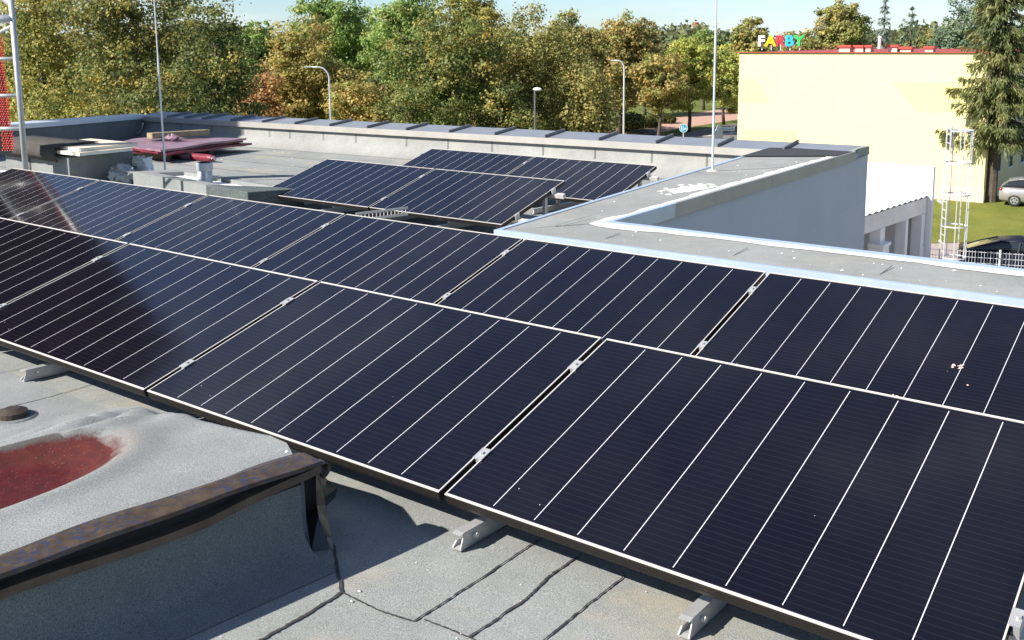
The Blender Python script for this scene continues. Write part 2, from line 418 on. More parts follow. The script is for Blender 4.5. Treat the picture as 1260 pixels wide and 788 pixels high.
# ------------------------------------------------------------------ the flat-roofed building we stand on
IC, OC = np.array([-0.53, 3.08, 0.31]), np.array([-0.14, 3.95, 0.275])
FI = at_z(953, 181, 0.10)
FO = OC + (at_z(1066, 183, 0.115) - OC) * 0.92
RX = lambda y: OC[0] + (FO[0] - OC[0]) * (y - OC[1]) / (FO[1] - OC[1])   # outer line of the right-hand parapet
bld = empty('flat_roofed_building', (0, 0, GZ), 'flat roofed building with grey felt roof and grey rendered right wall, carrying all solar panels', 'building')
roof_poly = [(-12.2, -8), (12, -8), (12, 3.6), (-0.45, 3.6), (-0.95, 11.2), (-15.9, 10.5), (-13.35, 6.2), (-12.2, 4.2)]
mb = MB(); mb.prism(roof_poly, -0.6, lambda x, y: roof_z(y)); mb.build('roof_deck', M['felt'], bld, True)
mb = MB()
wall_poly = [(-12.4, -8.1), (12.1, -8.1), (12.1, 3.9), (RX(3.95) - 0.022, 3.94), (RX(11.70) - 0.022, 11.70), (-16.2, 10.9), (-13.6, 6.2), (-12.4, 4.2)]
mb.prism(wall_poly, GZ, -0.61); 
mb.build('wall', M['render_grey'], bld, True)

# right parapet (runs away) and front parapet (runs right): felt top, blue inner flashing, white outer strip, fascia
RI, RO = np.array([9.0, 3.10, 0.31]), np.array([9.0, 3.98, 0.275])
def band(a0, a1, b0, b1, lift):                           # quad strip a0->a1 edge, b0->b1 edge
    up = np.array([0, 0, lift]); return [a0 + up, a1 + up, b1 + up, b0 + up]
def lerp(a, b, t): return a + (b - a) * t
mb = MB()
def low(p, z): return (p[0], p[1], z)
for i in range(30):
    q_ = [lerp(IC, FI, i / 30), lerp(OC, FO, i / 30) - [.032, 0, 0], lerp(OC, FO, (i + 1) / 30) - [.032, 0, 0], lerp(IC, FI, (i + 1) / 30)]
    mb.add([low(q_[0], -.59), low(q_[3], -.59), q_[3], q_[0]], [(0, 1, 2, 3)]); mb.add(q_, [(0, 1, 2, 3)])
    mb.add([low(q_[1] - [.07, 0, 0], -.59), low(q_[2] - [.07, 0, 0], -.59), q_[2], q_[1]], [(0, 1, 2, 3)])
mb.build('right_parapet', M['felt_far'], bld, True)
mb = MB(); mb.hexa([low(IC, -0.58), low(RI, -0.58), low(RO, -0.58), low(OC, -0.58)], [IC + np.array([0, 0, 0.001]), RI, RO, OC + np.array([0, 0, 0.001])])
mb.build('front_parapet', M['felt_far'], bld, True)
mb = MB()
rnd = random.Random(4)
for (a0, a1, b0, b1) in ((IC, FI, OC, FO), (IC, RI, OC, RO)):
    w0 = 0.055 / np.linalg.norm(b0 - a0); w1 = 0.06 / np.linalg.norm(b1 - a1)
    w = w0 if a1 is RI else w1
    c0, c1 = lerp(a0, b0, w0), lerp(a1, b1, w)
    mb.hexa([p + np.array([0, 0, 0.0005]) for p in (a0, a1, c1, c0)], band(a0, a1, c0, c1, 0.007))
    # drip leg on the inner side
    d_ = np.array([0, -0.006, 0]) if a1 is RI else np.array([-0.006, 0, 0])
    mb.hexa([a0 + d_ - [0, 0, .07], a1 + d_ - [0, 0, .07], a1 - [0, 0, .07] + d_ * .2, a0 - [0, 0, .07] + d_ * .2], [a0 + d_ + [0, 0, .006], a1 + d_ + [0, 0, .006], a1 + d_ * .2 + [0, 0, .006], a0 + d_ * .2 + [0, 0, .006]])
mb.build('flashing', M['blue_strip'], bld, True)
# white uneven sealant strip near the outer edge, blue lip beyond it
mb = MB(); mb2 = MB()
for (a0, a1, b0, b1) in ((IC, FI, OC, FO), (IC, RI, OC, RO)):
    nst = 60
    fr = a1 is RI
    for i in range(nst):
        t0, t1 = i / nst, (i + 1) / nst
        if i == 0: w_in0 = 0.17
        qa, qb = lerp(a0, a1, t0), lerp(a0, a1, t1); ra, rb = lerp(b0, b1, t0), lerp(b0, b1, t1)
        la, lb = np.linalg.norm(ra - qa), np.linalg.norm(rb - qb)
        ed = 0.075 if fr else 0.02
        w_in1 = ed + 0.07 + 0.05 * rnd.random() + (0.08 if i < 3 else 0)
        P0, P1 = lerp(ra, qa, w_in0 / la), lerp(rb, qb, w_in1 / lb)
        Q0, Q1 = lerp(ra, qa, ed / la), lerp(rb, qb, ed / lb)
        mb.add([p + np.array([0, 0, 0.005]) for p in (P0, P1, Q1, Q0)], [(0, 1, 2, 3)])
        w_in0 = w_in1
    if fr:
        o0, o1 = lerp(b0, a0, 0.072 / np.linalg.norm(b0 - a0)), lerp(b1, a1, 0.072 / np.linalg.norm(b1 - a1))
        e0, e1 = b0 + np.array([0, 0.03, 0]), b1 + np.array([0, 0.03, 0])
        mb2.hexa([p - np.array([0, 0, 0.09]) for p in (o0, o1, e1, e0)], [p + np.array([0, 0, 0.012]) for p in (o0, o1, e1, e0)])
mb.build('sealant_strip', M['white_strip'], bld, True)
mb2.build('outer_flashing', M['blue_strip'], bld, True)
# fascia of the right parapet: blue near the corner, pale steel beyond
def fascia(t0, t1, mat, nm, hh=0.115):
    a, b = lerp(OC, FO, t0), lerp(OC, FO, t1); o = np.array([0.02, 0, 0]); i = np.array([-0.028, 0, 0])
    mb = MB(); mb.hexa([a + i - [0, 0, hh], a + o - [0, 0, hh], b + o - [0, 0, hh], b + i - [0, 0, hh]],
                       [a + i + [0, 0, .009], a + o + [0, 0, .009], b + o + [0, 0, .009], b + i + [0, 0, .009]])
    mb.build(nm, mat, bld, True, bevel=0.004)
fascia(0.0, 0.17, M['blue_strip'], 'fascia'); fascia(0.1705, 0.52, M['fascia'], 'fascia'); fascia(0.5205, 1.0, M['fascia'], 'fascia')
# grey rendered wall under it
mb = MB()
e0, e1 = OC + np.array([-0.022, 0.0, 0]), np.array([RX(11.70) - 0.022, 11.70, 0.1])
mb.hexa([(e0[0]-.2, e0[1], -0.609), (e0[0], e0[1], -0.609), (e1[0], e1[1], -0.609), (e1[0]-.2, e1[1], -0.609)],
        [(e0[0]-.2, e0[1], OC[2]-.012), (e0[0], e0[1], OC[2]-.012), (e1[0], e1[1], 0.06), (e1[0]-.2, e1[1], 0.06)])
mb.build('wall', M['render_grey'], bld, True)
# thin scored joints in the parapet felt
mb = MB()
def strip(mb, p, q, w, lift=0.004, jit=0.0, n=1, rr=random.Random(1)):
    p = np.array(p, float); q = np.array(q, float); d = q - p; L = np.linalg.norm(d[:2]); nn = np.array([-d[1], d[0], 0]) / L
    last = None
    for i in range(n + 1):
        c = lerp(p, q, i / n) + nn * (rr.uniform(-jit, jit) if 0 < i < n else 0) + np.array([0, 0, lift])
        ww = w * (rr.uniform(0.6, 1.35) if n > 1 else 1) / 2
        cur = (c - nn * ww, c + nn * ww)
        if last: mb.add([last[0], cur[0], cur[1], last[1]], [(0, 1, 2, 3)])
        last = cur
def pz(x, y, t=0.3): return at_z(x, y, 0.296)
for a, b in (((736, 299), (762, 288)), ((895, 320), (920, 306)), ((1078, 343), (1098, 328)), ((683, 279), (728, 266)), ((683, 279), (715, 279))):
    mb = MB(); strip(mb, pz(*a), pz(*b), 0.006, 0.006); mb.build('felt_joint', M['bitumen'], bld, True)
# bright cracked paint patch on the right parapet
mb = MB(); rr = random.Random(8)
def par_z(x, y):
    t = (y - IC[1]) / (FI[1] - IC[1]); a = lerp(IC, FI, t); b = lerp(OC, FO, t); s_ = (x - a[0]) / (b[0] - a[0]); return lerp(a, b, s_)[2]
for i in range(230):
    qx, qy = 847 + rr.gauss(0, 14), 0
    qy = 234 - (qx - 847) * .12 + rr.gauss(0, 2.4); zz = .2
    for _ in range(5): c = at_z(qx, qy, zz); zz = par_z(c[0], c[1])
    r_ = rr.uniform(0.006, 0.034)
    n_ = 7; a0 = rr.random() * 6
    mb.add([(c[0] + r_*rr.uniform(.5, 1.2)*math.cos(a0 + 6.283*j/n_), c[1] + 1.6*r_*rr.uniform(.5, 1.2)*math.sin(a0 + 6.283*j/n_), 0) for j in range(n_)], [tuple(range(n_))])
pa = mb.v
def par_z(x, y):
    t = (y - IC[1]) / (FI[1] - IC[1]); a = lerp(IC, FI, t); b = lerp(OC, FO, t); s_ = (x - a[0]) / (b[0] - a[0]); return lerp(a, b, s_)[2]
mb.v = [(x, y, par_z(x, y) + 0.008) for x, y, z in pa]
tag(mb.build('peeling_paint', M['white_strip'], bld, True), kind='stuff')

# back parapet: felt upstand with curved foot, steel coping with standing seams
CI0, CI1 = at_z(178, 143.5, 0.105), at_z(1046, 190, 0.105)      # inner top edge of the coping
dB = (CI1 - CI0); LB = np.linalg.norm(dB); dB = dB / LB; nB = np.array([-dB[1], dB[0], 0])
mb = MB()
prof = [(-0.30, None), (-0.16, 0.035), (-0.07, 0.10), (0.045, 0.20), (0.05, 0.545)]
ring = []
NS = 26
for i in range(NS + 1):
    c = CI0 + dB * (LB * (-0.01 + 1.0 * i / NS) if i else -0.3)
    row = []
    for dx, h in prof:
        p_ = c + nB * (dx if h is None else dx - 0.0)
        zz = roof_z(p_[1]) + (0.004 if h is None else h)
        if h and h > 0.5: zz = 0.06
        row.append((p_[0], p_[1], zz))
    ring.append(row)
for i in range(NS):
    for j in range(len(prof) - 1):
        mb.add([ring[i][j], ring[i+1][j], ring[i+1][j+1], ring[i][j+1]], [(0, 1, 2, 3)])
mb.build('upstand', M['felt_far'], bld, True, smooth=True)
mb = MB()
for x_ in (332, 357, 398, 438, 500, 551, 605, 668, 732, 802, 870, 224, 262, 300):
    mb = MB()                                             # vertical lap joint in the upstand
    p_ = at_depth(x_, 175, 1.0); dd = ray(x_, 175); t_ = np.dot(CI0 + nB * 0.04 - CAMPOS, nB) / np.dot(dd, nB); hit = CAMPOS + dd * t_
    mb.add([hit + np.array([-0.005, -0.012, -hit[2] + roof_z(hit[1]) + 0.16]), hit + np.array([0.005, -0.012, -hit[2] + roof_z(hit[1]) + 0.16]), hit + np.array([0.005, -0.006, -hit[2] + 0.02]), hit + np.array([-0.005, -0.006, -hit[2] + 0.02])], [(0, 1, 2, 3)])
    mb.build('lap_joint', M['bitumen'], bld, True)
mb = MB()
CW = 0.62
a, b = CI0 - dB * 0.25, CI1
oa, ob = a + nB * CW, b + nB * CW
up = np.array([0, 0, 1.0])
mb.hexa([a - up * .085, b - up * .085, ob - up * .085, oa - up * .085], [a, b, ob + up * .055, oa + up * .055])
mb.build('coping', [M['coping']], bld, True)
mb = MB(); a2, b2 = a - nB * .012, b - nB * .012
mb.hexa([a2 - up * .10, b2 - up * .10, b - up * .10 - nB * .001, a - up * .10 - nB * .001], [a2 + up * .002, b2 + up * .002, b + up * .002 - nB * .001, a + up * .002 - nB * .001])
mb.build('coping_fascia', M['fascia'], bld, True)
for x_ in (206, 227, 249, 284, 322, 362, 405, 451, 499, 552, 608, 670, 736, 806, 882, 964):
    dd = ray(x_, 143.5 + (x_ - 178) * 0.0536); t_ = (0.105 - CAMPOS[2]) / dd[2]; c = CAMPOS + dd * t_
    mb = MB(); mb.hexa([c - dB*.012 + up*.001, c + dB*.012 + up*.001, c + dB*.012 + nB*CW + up*.056, c - dB*.012 + nB*CW + up*.056],
                       [c - dB*.012 + up*.045, c + dB*.012 + up*.045, c + dB*.012 + nB*CW + up*.10, c - dB*.012 + nB*CW + up*.10])
    mb.build('standing_seam', M['rib'], bld, True)
mb = MB(); mb.hexa([(p[0], p[1], -0.608) for p in (a + nB*.06, b + nB*.06 - dB*.3, ob - nB*.05 - dB*.3, oa - nB*.05)], [p - up*.086 for p in (a + nB*.06, b + nB*.06 - dB*.3, ob - nB*.05 - dB*.3, oa - nB*.05)])
mb.build('wall', M['render_grey'], bld, True)
# corner cap where the copings meet: dark felt patch and steel end piece
E0, E1, E2, E3 = b, ob, at_z(1070, 180, 0.16), at_z(1042, 187, 0.115)
mb = MB(); mb.hexa([b - up*.1, E3 - up*.1 + dB*.02, E2 - up*.11, ob - up*.09], [b + up*.004, E3 + up*.012 + dB*.02, E2, ob + up*.057])
mb.build('coping_end', M['fascia'], bld, True)
mb = MB(); s0, s1 = 0.80, 0.985
mb.add([lerp(IC, FI, s0 - .02) + up*.012, lerp(OC, FO, s0 + .08) + up*.014, lerp(OC, FO, s1) + up*.014, lerp(IC, FI, s1) + up*.012], [(0, 1, 2, 3)])
mb.build('felt_patch', paint('black_new_felt', (0.035, 0.035, 0.037), 0.9, 0, 0.25, 20), bld, True)
# left parapet with blue-white coping
LI0, LI1 = np.array([-11.75, 3.4, 0]), np.array([-15.35, 10.0, 0])
dL = (LI1 - LI0); dL /= np.linalg.norm(dL); nL = np.array([-dL[1], dL[0], 0])    # nL points outwards (left)
lz0, lz1 = 0.32, 0.10
mb = MB()
mb.hexa([LI0 - up*.59, LI1 - up*.59, LI1 + nL*.3 - up*.59, LI0 + nL*.3 - up*.59], [LI0 + up*lz0, LI1 + up*(lz1-.06), LI1 + nL*.3 + up*(lz1-.06), LI0 + nL*.3 + up*lz0])
mb.build('left_parapet', M['felt_dark'], bld, True)
mb = MB()
mb.hexa([LI0 - nL*.03 + up*(lz0+.0), LI1 - nL*.03 + up*(lz1-.055), LI1 + nL*.36 + up*(lz1-.055), LI0 + nL*.36 + up*lz0],
        [LI0 - nL*.03 + up*(lz0+.085), LI1 - nL*.03 + up*(lz1+.03), LI1 + nL*.36 + up*(lz1+.045), LI0 + nL*.36 + up*(lz0+.10)])
mb.build('left_coping', paint('pale_blue_steel_coping', (0.62, 0.68, 0.72), 0.4, 0.4, 0.08, 3), bld, True)
# torched felt seams on the roof in the foreground, raised beads of bitumen
mb = MB(); rr = random.Random(3)
def seam(pts, w, n=14, jit=0.0022):
    w *= .6
    q = [on_roof(*p_) for p_ in pts]; mb = MB()
    for i in range(len(q) - 1): strip(mb, q[i], q[i+1], w, 0.004, jit, n, rr)
    mb.build('felt_seam', M['bitumen'], bld, True)
seam([(411, 672), (415, 700), (421, 730)], 0.016, 6)
seam([(421, 730), (378, 757), (330, 784), (290, 806)], 0.016)
seam([(421, 730), (465, 752), (509, 766)], 0.010)
seam([(509, 766), (575, 724), (641, 680), (668, 662)], 0.010)
seam([(522, 764), (552, 775), (582, 788), (600, 796)], 0.010, 8)
seam([(578, 785), (648, 738), (676, 710), (716, 683)], 0.013)
seam([(668, 791), (720, 748), (770, 709)], 0.010)
seam([(-5, 506), (60, 490), (122, 471)], 0.008); seam([(-5, 461), (50, 450)], 0.007, 6); seam([(-5, 437), (40, 428)], 0.006, 6)
# long lap seams on the rest of the roof
mb = MB()
for yy in (2.9, 3.9, 4.9, 5.9, 6.9, 7.9, 8.9):
    mb = MB(); strip(mb, (-12.4 - (yy - 4) * 0.55 if yy > 4 else -12.0, yy, roof_z(yy)), (-0.75 if yy > 3.2 else 2, yy, roof_z(yy)), 0.012, 0.004, 0.006, 60, rr); mb.build('felt_seam', M['bitumen'], bld, True)

# ------------------------------------------------------------------ solar panels
TILT = R(15.5); CA, SA = math.cos(TILT), math.sin(TILT); H0 = 0.16; PITCH = 1.672
def make_panel():
    root = empty('solar_module', (0, 0, 0), None, 'solar panel', rot=(TILT, 0, 0))
    mb = MB(); lw = 0.0085; ls = 0.0045
    def ringbox(x0, y0, x1, y1, w, z0, z1):
        mb.box((x0, y0, z0), (x1, y0 + w, z1)); mb.box((x0, y1 - w, z0), (x1, y1, z1))
        mb.box((x0, y0 + w, z0), (x0 + ls, y1 - w, z1)); mb.box((x1 - ls, y0 + w, z0), (x1, y1 - w, z1))
    mb.mi = 0; ringbox(0, 0, PW, PD, lw, -0.0035, 0.0)
    mb.mi = 1; ringbox(0.0008, 0.0008, PW - 0.0008, PD - 0.0008, lw - 0.002, -PT, -0.0036)
    for zz in (-0.012, -0.021, -0.030):                    # ribs of the extrusion on the long front edge
        mb.box((0.002, -0.0016, zz), (PW - 0.002, 0.0007, zz + 0.003))
    mb.build('frame', [M['frame_lip'], M['frame_side']], root)
    mb = MB(); mb.box((ls + .0012, lw + .0003, -0.006), (PW - ls - .0012, PD - lw - .0003, -0.0022))
    mb.build('glass', M['solar'], root)
    mb = MB(); mb.box((PW/2 - .06, PD - .14, -0.03), (PW/2 + .06, PD - .05, -0.0065)); mb.build('junction_box', M['rubber'], root)
    return root
PANEL = make_panel(); used = [False]
def place_panel(T, i, label, group):
    if not used[0]: o = PANEL; used[0] = True
    else: o = copy_tree(PANEL)
    o.location = (T[0] + i * PITCH, T[1], T[2]); tag(o, label, 'solar panel', group); return o
T_FRONT = (0, 0, H0); T_BACK = (-5.105, 1.853, H0 - 0.096); T_A = (-4.98, 4.62, H0 - 0.158); T_B = (-4.99, 6.455, H0 - 0.204)
GP = 'solar panels in tilted rows on the flat roof'
fl = ['leftmost front-row solar panel, cut by the left picture edge', 'front-row solar panel whose lower right corner meets the grey felt mound',
      'front-row solar panel directly behind the rusty flashing of the felt curb', 'nearest and largest solar panel at lower right with two silver feet under its front edge']
for i, lb in zip((-2, -1, 0, 1), fl): place_panel(T_FRONT, i, lb, GP)
bl = ['leftmost second-row solar panel, beside the scaffold pole', 'second-row solar panel just in front of the white paper sack',
      'second-row solar panel just in front of the grey vent pipe', 'second-row solar panel in front of the perforated metal cable tray',
      'second-row solar panel starting at the pointed parapet corner', 'rightmost second-row solar panel, with a bird dropping, below the blue edged parapet']
for i, lb in zip((-1, 0, 1, 2, 3, 4), bl): place_panel(T_BACK, i, lb, GP)
place_panel(T_A, 0, 'left panel of the nearer far pair, beside the dark felt hatch kerb', GP)
place_panel(T_A, 1, 'right panel of the nearer far pair, with two purlin ends showing at its right side', GP)
place_panel(T_B, 0, 'left panel of the farthest pair, partly hidden behind the pair before it', GP)
place_panel(T_B, 1, 'right panel of the farthest pair, nearest to the long grey back parapet', GP)
# bird dropping on the second-row right panel
root5 = [o for o in bpy.data.objects if o.name.startswith('solar_module') and o.get('label', '').startswith('rightmost second')][0]
mb = MB(); rr = random.Random(2)
for cx_, cy_, sp, cnt, mx_ in ((0.93, 0.09, 0.02, 26, 0.012), (1.13, 0.43, 0.012, 14, 0.007), (1.2, 0.30, 0.002, 2, 0.008)):
    mb = MB()
    for i in range(cnt):
        x_, y_, r_ = cx_ + rr.gauss(0, sp * 1.4), cy_ + rr.gauss(0, sp * .8), rr.uniform(.3, 1) * mx_
        mb.add([(x_ + r_*rr.uniform(.6, 1.2)*math.cos(j), y_ + r_*rr.uniform(.6, 1.2)*math.sin(j), -0.0016 + i * 1e-5) for j in (0, 1.05, 2.1, 3.14, 4.2, 5.2)], [(0, 1, 2, 3, 4, 5)])
    mb.build('bird_dropping', M['brickpink'], root5)

def make_rack(T, i0, i1, feet, label, poke=-0.04, ends=True):
    """mounting frame of one row: rails on the roof, posts, purlins under the panels, clamps in the gaps"""
    root = empty('mounting_frame', T, label, 'mounting frame', 'mounting frames under the solar panel rows')
    zr = lambda y: roof_z(T[1] + y) - T[2]
    x0, x1 = i0 * PITCH, i1 * PITCH + PW
    surf = lambda v, n: (v * CA - n * SA, v * SA + n * CA)
    for v in (0.22, 0.82):
        y_, z_ = surf(v, -PT - 0.021)
        mb = MB(); e = 0.13 if ends else 0.02
        mb.beam((x0 - 0.05, y_, z_), (x1 + e, y_, z_), 0.04, 0.04, (0, -SA, CA))
        mb.build('purlin', M['alu_dull'], root)
    for fx in feet:
        mb = MB(); ya, yb = poke, 1.12
        za = zr(ya) + 0.006; zb = zr(yb) + 0.006
        t = 0.004; w = 0.036; h = 0.056                     # open channel lying on the roof
        for (dx0, dx1, dz0, dz1) in ((0, w, 0, t), (0, w, h - t, h), (w - t, w, t, h - t), (0, t, t, 0.02)):
            mb.hexa([(fx+dx0, ya, za+dz0), (fx+dx1, ya, za+dz0), (fx+dx1, yb, zb+dz0), (fx+dx0, yb, zb+dz0)],
                    [(fx+dx0, ya + .02, za+dz1), (fx+dx1, ya + .02, za+dz1), (fx+dx1, yb, zb+dz1), (fx+dx0, yb, zb+dz1)])
        rail = mb.build('base_rail', M['alu'], root)
        mb = MB(); mb.tube([(fx + w + .001, ya + .07, za + .03), (fx + w + .014, ya + .07, za + .03)], 0.009, 6)
        mb.build('bolt', M['alu_dull'], rail)
        for v in (0.22, 0.82):
            y_, z_ = surf(v, -PT - 0.043)
            mb = MB(); mb.box((fx + .004, y_ - .02, zr(y_) + .063), (fx + .036, y_ + .02, z_ - .002)); mb.build('post', M['alu'], root)
    for i in range(i0, i1 + 2):
        xc = i * PITCH - 0.01
        for v in (0.22, 0.82):
            mb = MB(); y_, z_ = surf(v, 0.0)
            mb.mi = 0
            c = Vector((xc, y_, z_)); n_ = Vector((0, -SA, CA)); u_ = Vector((1, 0, 0)); w_ = Vector((0, CA, SA))
            wl, wr = (0.019, 0.019)
            if i == i0: wl = 0.008
            if i == i1 + 1: wr = 0.008
            q = lambda a_, b_, d_: c + u_*a_ + w_*b_ + n_*d_
            mb.hexa([q(-wl, -.03, .0008), q(wr, -.03, .0008), q(wr, .03, .0008), q(-wl, .03, .0008)], [q(-wl, -.03, .0048), q(wr, -.03, .0048), q(wr, .03, .0048), q(-wl, .03, .0048)])
            mb.hexa([q(-.007, -.03, -.05), q(.007, -.03, -.05), q(.007, .03, -.05), q(-.007, .03, -.05)], [q(-.007, -.03, .0007), q(.007, -.03, .0007), q(.007, .03, .0007), q(-.007, .03, .0007)])
            mb.tube([q(0, 0, .0049), q(0, 0, .012)], .007, 6)
            mb.build('clamp', M['alu'], root)
    return root
make_rack(T_FRONT, -2, 1, (-2.6, -1.82, -1.02, 0.75, 1.735, 2.545, 3.2), 'silver mounting frame under the nearest solar row, feet poking out on the felt')
make_rack(T_BACK, -1, 4, [-1.4 + .83 * i for i in range(12)], 'mounting frame mostly hidden under the second solar row')
make_rack(T_A, 0, 1, (0.15, 0.9, 1.75, 2.5, 3.2), 'mounting frame of the nearer far pair with a post standing at its right end', -.26)
make_rack(T_B, 0, 1, (0.15, 0.9, 1.75, 2.5, 3.2), 'mounting frame of the farthest pair, purlin ends by the right parapet', -.26)

# ------------------------------------------------------------------ felt covered curb with the red puddle in the foreground
def curb():
    Y0, Y1 = -2.6, -0.37
    fx = lambda y: 1.18 + (y + 2.6) / (Y1 + 2.6) * (1.40 - 1.18)
    root = empty('roof_curb', (0.4, -1.2, roof_z(-1.2)), 'low felt-covered mound with a red stained hollow and rusty metal edge, in front of the first row', 'roof curb')
    nx, ny = 150, 130
    def sm(a, b, x): t = min(1, max(0, (x - a) / (b - a))); return t * t * (3 - 2 * t)
    pc = (0.67, -1.02)                             # middle of the hollow
    rs = np.random.RandomState(5)
    vs = []; stain = []; fs = []
    for j in range(ny + 1):
        t = j / ny
        for i in range(nx + 1):
            s = (i / nx) ** 1.15; S_ = s * 2.9
            yend = Y1 + .12 * min(1, S_ / .2) + .25 * sm(.2, .75, S_)
            y = Y0 + t * (yend - Y0); fr = fx(min(y, Y1)); x = fr - S_
            h = 0.30 - .045 * sm(0.1, .7, S_); h = h * (1 - sm(0.75, 1.9, S_))
            k = sm(-0.23, -0.08, y); lim = 0.112 - .03 * sm(-.1, 0, y)
            if y > -0.23: h = h * (1 - k) + min(h, lim) * k
            # wrinkles radiating near the panel corner
            wr = math.exp(-((x - 0.15) ** 2) / 0.14 - ((y + 0.36) ** 2) / 0.06)
            h += 0.020 * wr * math.sin(26 * (x * 0.9 + y * 0.5) + 3 * math.sin(5 * y)) + 0.012 * wr * math.sin(47 * (x - 0.4 * y))
            h += 0.006 * math.sin(5 * x + 3 * y) * math.sin(4 * y - 2 * x) * sm(0.0, 0.3, s)
            # hollow
            dx, dy = (x - pc[0]), (y - pc[1])
            ca_, sa_ = math.cos(0.12), math.sin(0.12)
            ex, ey = (dx * ca_ + dy * sa_) / 0.25, (-dx * sa_ + dy * ca_) / 0.44
            d = math.sqrt(ex * ex + ey * ey)
            h -= 0.055 * (1 - sm(0.55, 1.25, d))
            h += 0.018 * math.exp(-((d - 1.25) / 0.22) ** 2)
            h = max(h, 0.003)
            if s > 0.985: h = 0.002
            vs.append((x, y, roof_z(y) + h))
            red = 1.0 - 0.47 * d
            dark_rim = math.exp(-((d - 1.13) / 0.17) ** 2) * sm(0.2, -0.4, ex) * (1.3 if ey < 0.95 else 0.6)  # darker band on one side of the hollow's rim
            rim = math.exp(-((d - 1.15) / 0.22) ** 2) * sm(0.2, 0.8, ey) * sm(-.5, .1, ex)
            stain.append((red, dark_rim, rim, 1))
    W_ = nx + 1
    for j in range(ny):
        for i in range(nx): fs.append((j*W_+i+1, j*W_+i, (j+1)*W_+i, (j+1)*W_+i+1))
    off = np.array(root.location)
    me = bpy.data.meshes.new('felt_cover'); me.from_pydata([tuple(np.array(p) - off) for p in vs], [], fs)
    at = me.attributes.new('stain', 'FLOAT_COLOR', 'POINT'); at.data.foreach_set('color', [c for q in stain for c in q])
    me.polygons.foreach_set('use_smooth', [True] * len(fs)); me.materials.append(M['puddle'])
    o = bpy.data.objects.new('felt_cover', me); COL.objects.link(o); o.parent = root
    # front wall with a turned-out felt foot
    mb = MB(); prof = [(0.0, 0.30), (0.004, 0.12), (0.012, 0.075), (0.045, 0.035), (0.13, 0.010), (0.15, 0.003)]
    ys = np.linspace(Y0, Y1, 24); rows = []
    for y in ys:
        sc = 1.0
        rows.append([(fx(y) + dx * (min(1, sc) if k_ > 1 else 1), y, roof_z(y) + h) for k_, (dx, h) in enumerate(prof)])
    for i in range(len(ys) - 1):
        for j in range(len(prof) - 1): mb.add([rows[i][j], rows[i+1][j], rows[i+1][j+1], rows[i][j+1]], [(0, 1, 2, 3)])
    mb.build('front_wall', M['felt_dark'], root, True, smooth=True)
    mb = MB()                                                 # end wall towards the panels
    for S_ in np.arange(0, 1.2, .1):
        ye_ = lambda q_: Y1 + .12 * min(1, q_ / .2) + .25 * sm(.2, .75, q_)
        ha = lambda q_: (.30 - .045 * sm(.1, .7, q_)) * (1 - sm(.75, 1.9, q_)) * (1 - sm(-.23, -.08, ye_(q_))) + .08 * sm(-.23, -.08, ye_(q_))
        p_, q_ = (fx(Y1) - S_, ye_(S_)), (fx(Y1) - S_ - .1, ye_(S_ + .1))
        mb.add([(*p_, roof_z(p_[1])), (*p_, roof_z(p_[1]) + ha(S_)), (*q_, roof_z(q_[1]) + ha(S_ + .1)), (*q_, roof_z(q_[1]))], [(0, 1, 2, 3)])
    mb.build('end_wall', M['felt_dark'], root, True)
    # rusty flashing: wavy top strip, open fold, lower lip
    mb = MB(); lip = MB(); n = 40; rows = []; lr = []
    for i in range(n + 1):
        y = Y0 + (Y1 + 0.06 - Y0) * i / n; yy = min(y, Y1); u = (y + 1.2) / 0.9
        wv = 0.012 * math.sin(6.5 * y + 1) + 0.005 * math.sin(17 * y)
        wd = 0.046 + 0.012 * math.sin(5 * y) + 0.055 * math.exp(-((y + 0.42) / 0.16) ** 2)
        z = roof_z(y) + 0.312 + 0.6 * wv * 0.5
        X = fx(yy)
        rise = 0.012 * math.exp(-((y + 0.5) / 0.2) ** 2)
        rows.append([(X - wd, y + wv, z + 0.004), (X - wd * .5, y + wv * .6, z + 0.006 + rise), (X + 0.034, y, z - 0.004 + rise), (X + 0.036, y, z - 0.016 + rise)])
        zl = roof_z(y) + 0.246 + 0.005 * math.sin(9 * y)
        if i > n - 7: zl += 0.006 * (i - n + 7)
        lr.append([(X + 0.004, y, zl + 0.02), (X + 0.034, y, zl + 0.012), (X + 0.036, y, zl - 0.012)])
    for i in range(n):
        for j in range(3): mb.add([rows[i][j], rows[i+1][j], rows[i+1][j+1], rows[i][j+1]], [(0, 1, 2, 3)])
        for j in range(2): lip.add([lr[i][j], lr[i+1][j], lr[i+1][j+1], lr[i][j+1]], [(0, 1, 2, 3)])
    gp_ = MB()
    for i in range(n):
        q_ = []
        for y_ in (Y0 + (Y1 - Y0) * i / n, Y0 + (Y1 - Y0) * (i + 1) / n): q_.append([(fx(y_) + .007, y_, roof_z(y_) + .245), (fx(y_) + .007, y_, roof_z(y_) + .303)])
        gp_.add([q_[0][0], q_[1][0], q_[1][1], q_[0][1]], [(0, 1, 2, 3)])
    gp_.build('painted_fold_shade', M['black'], root, True)  # black strip put in as the shade inside the open fold
    fo = mb.build('flashing', M['rust'], root, True, solid=0.003)
    lip.build('flashing_lip', M['rust_plain'], fo, True).location = (0, 0, 0)
    for ch in fo.children:
        ch.modifiers.new('thick', 'SOLIDIFY').thickness = 0.004
    # end loop joining both folds, and the torn strip that hangs to the roof
    X = fx(Y1); ye = Y1 + 0.06; zt = roof_z(Y1)
    mb = MB(); pts = []
    for i in range(9):
        a_ = -math.pi/2 + math.pi * i / 8
        pts.append((X + 0.042 - 0.004 * math.cos(a_), ye + 0.035 * math.cos(a_), zt + 0.277 + 0.024 * math.sin(a_)))
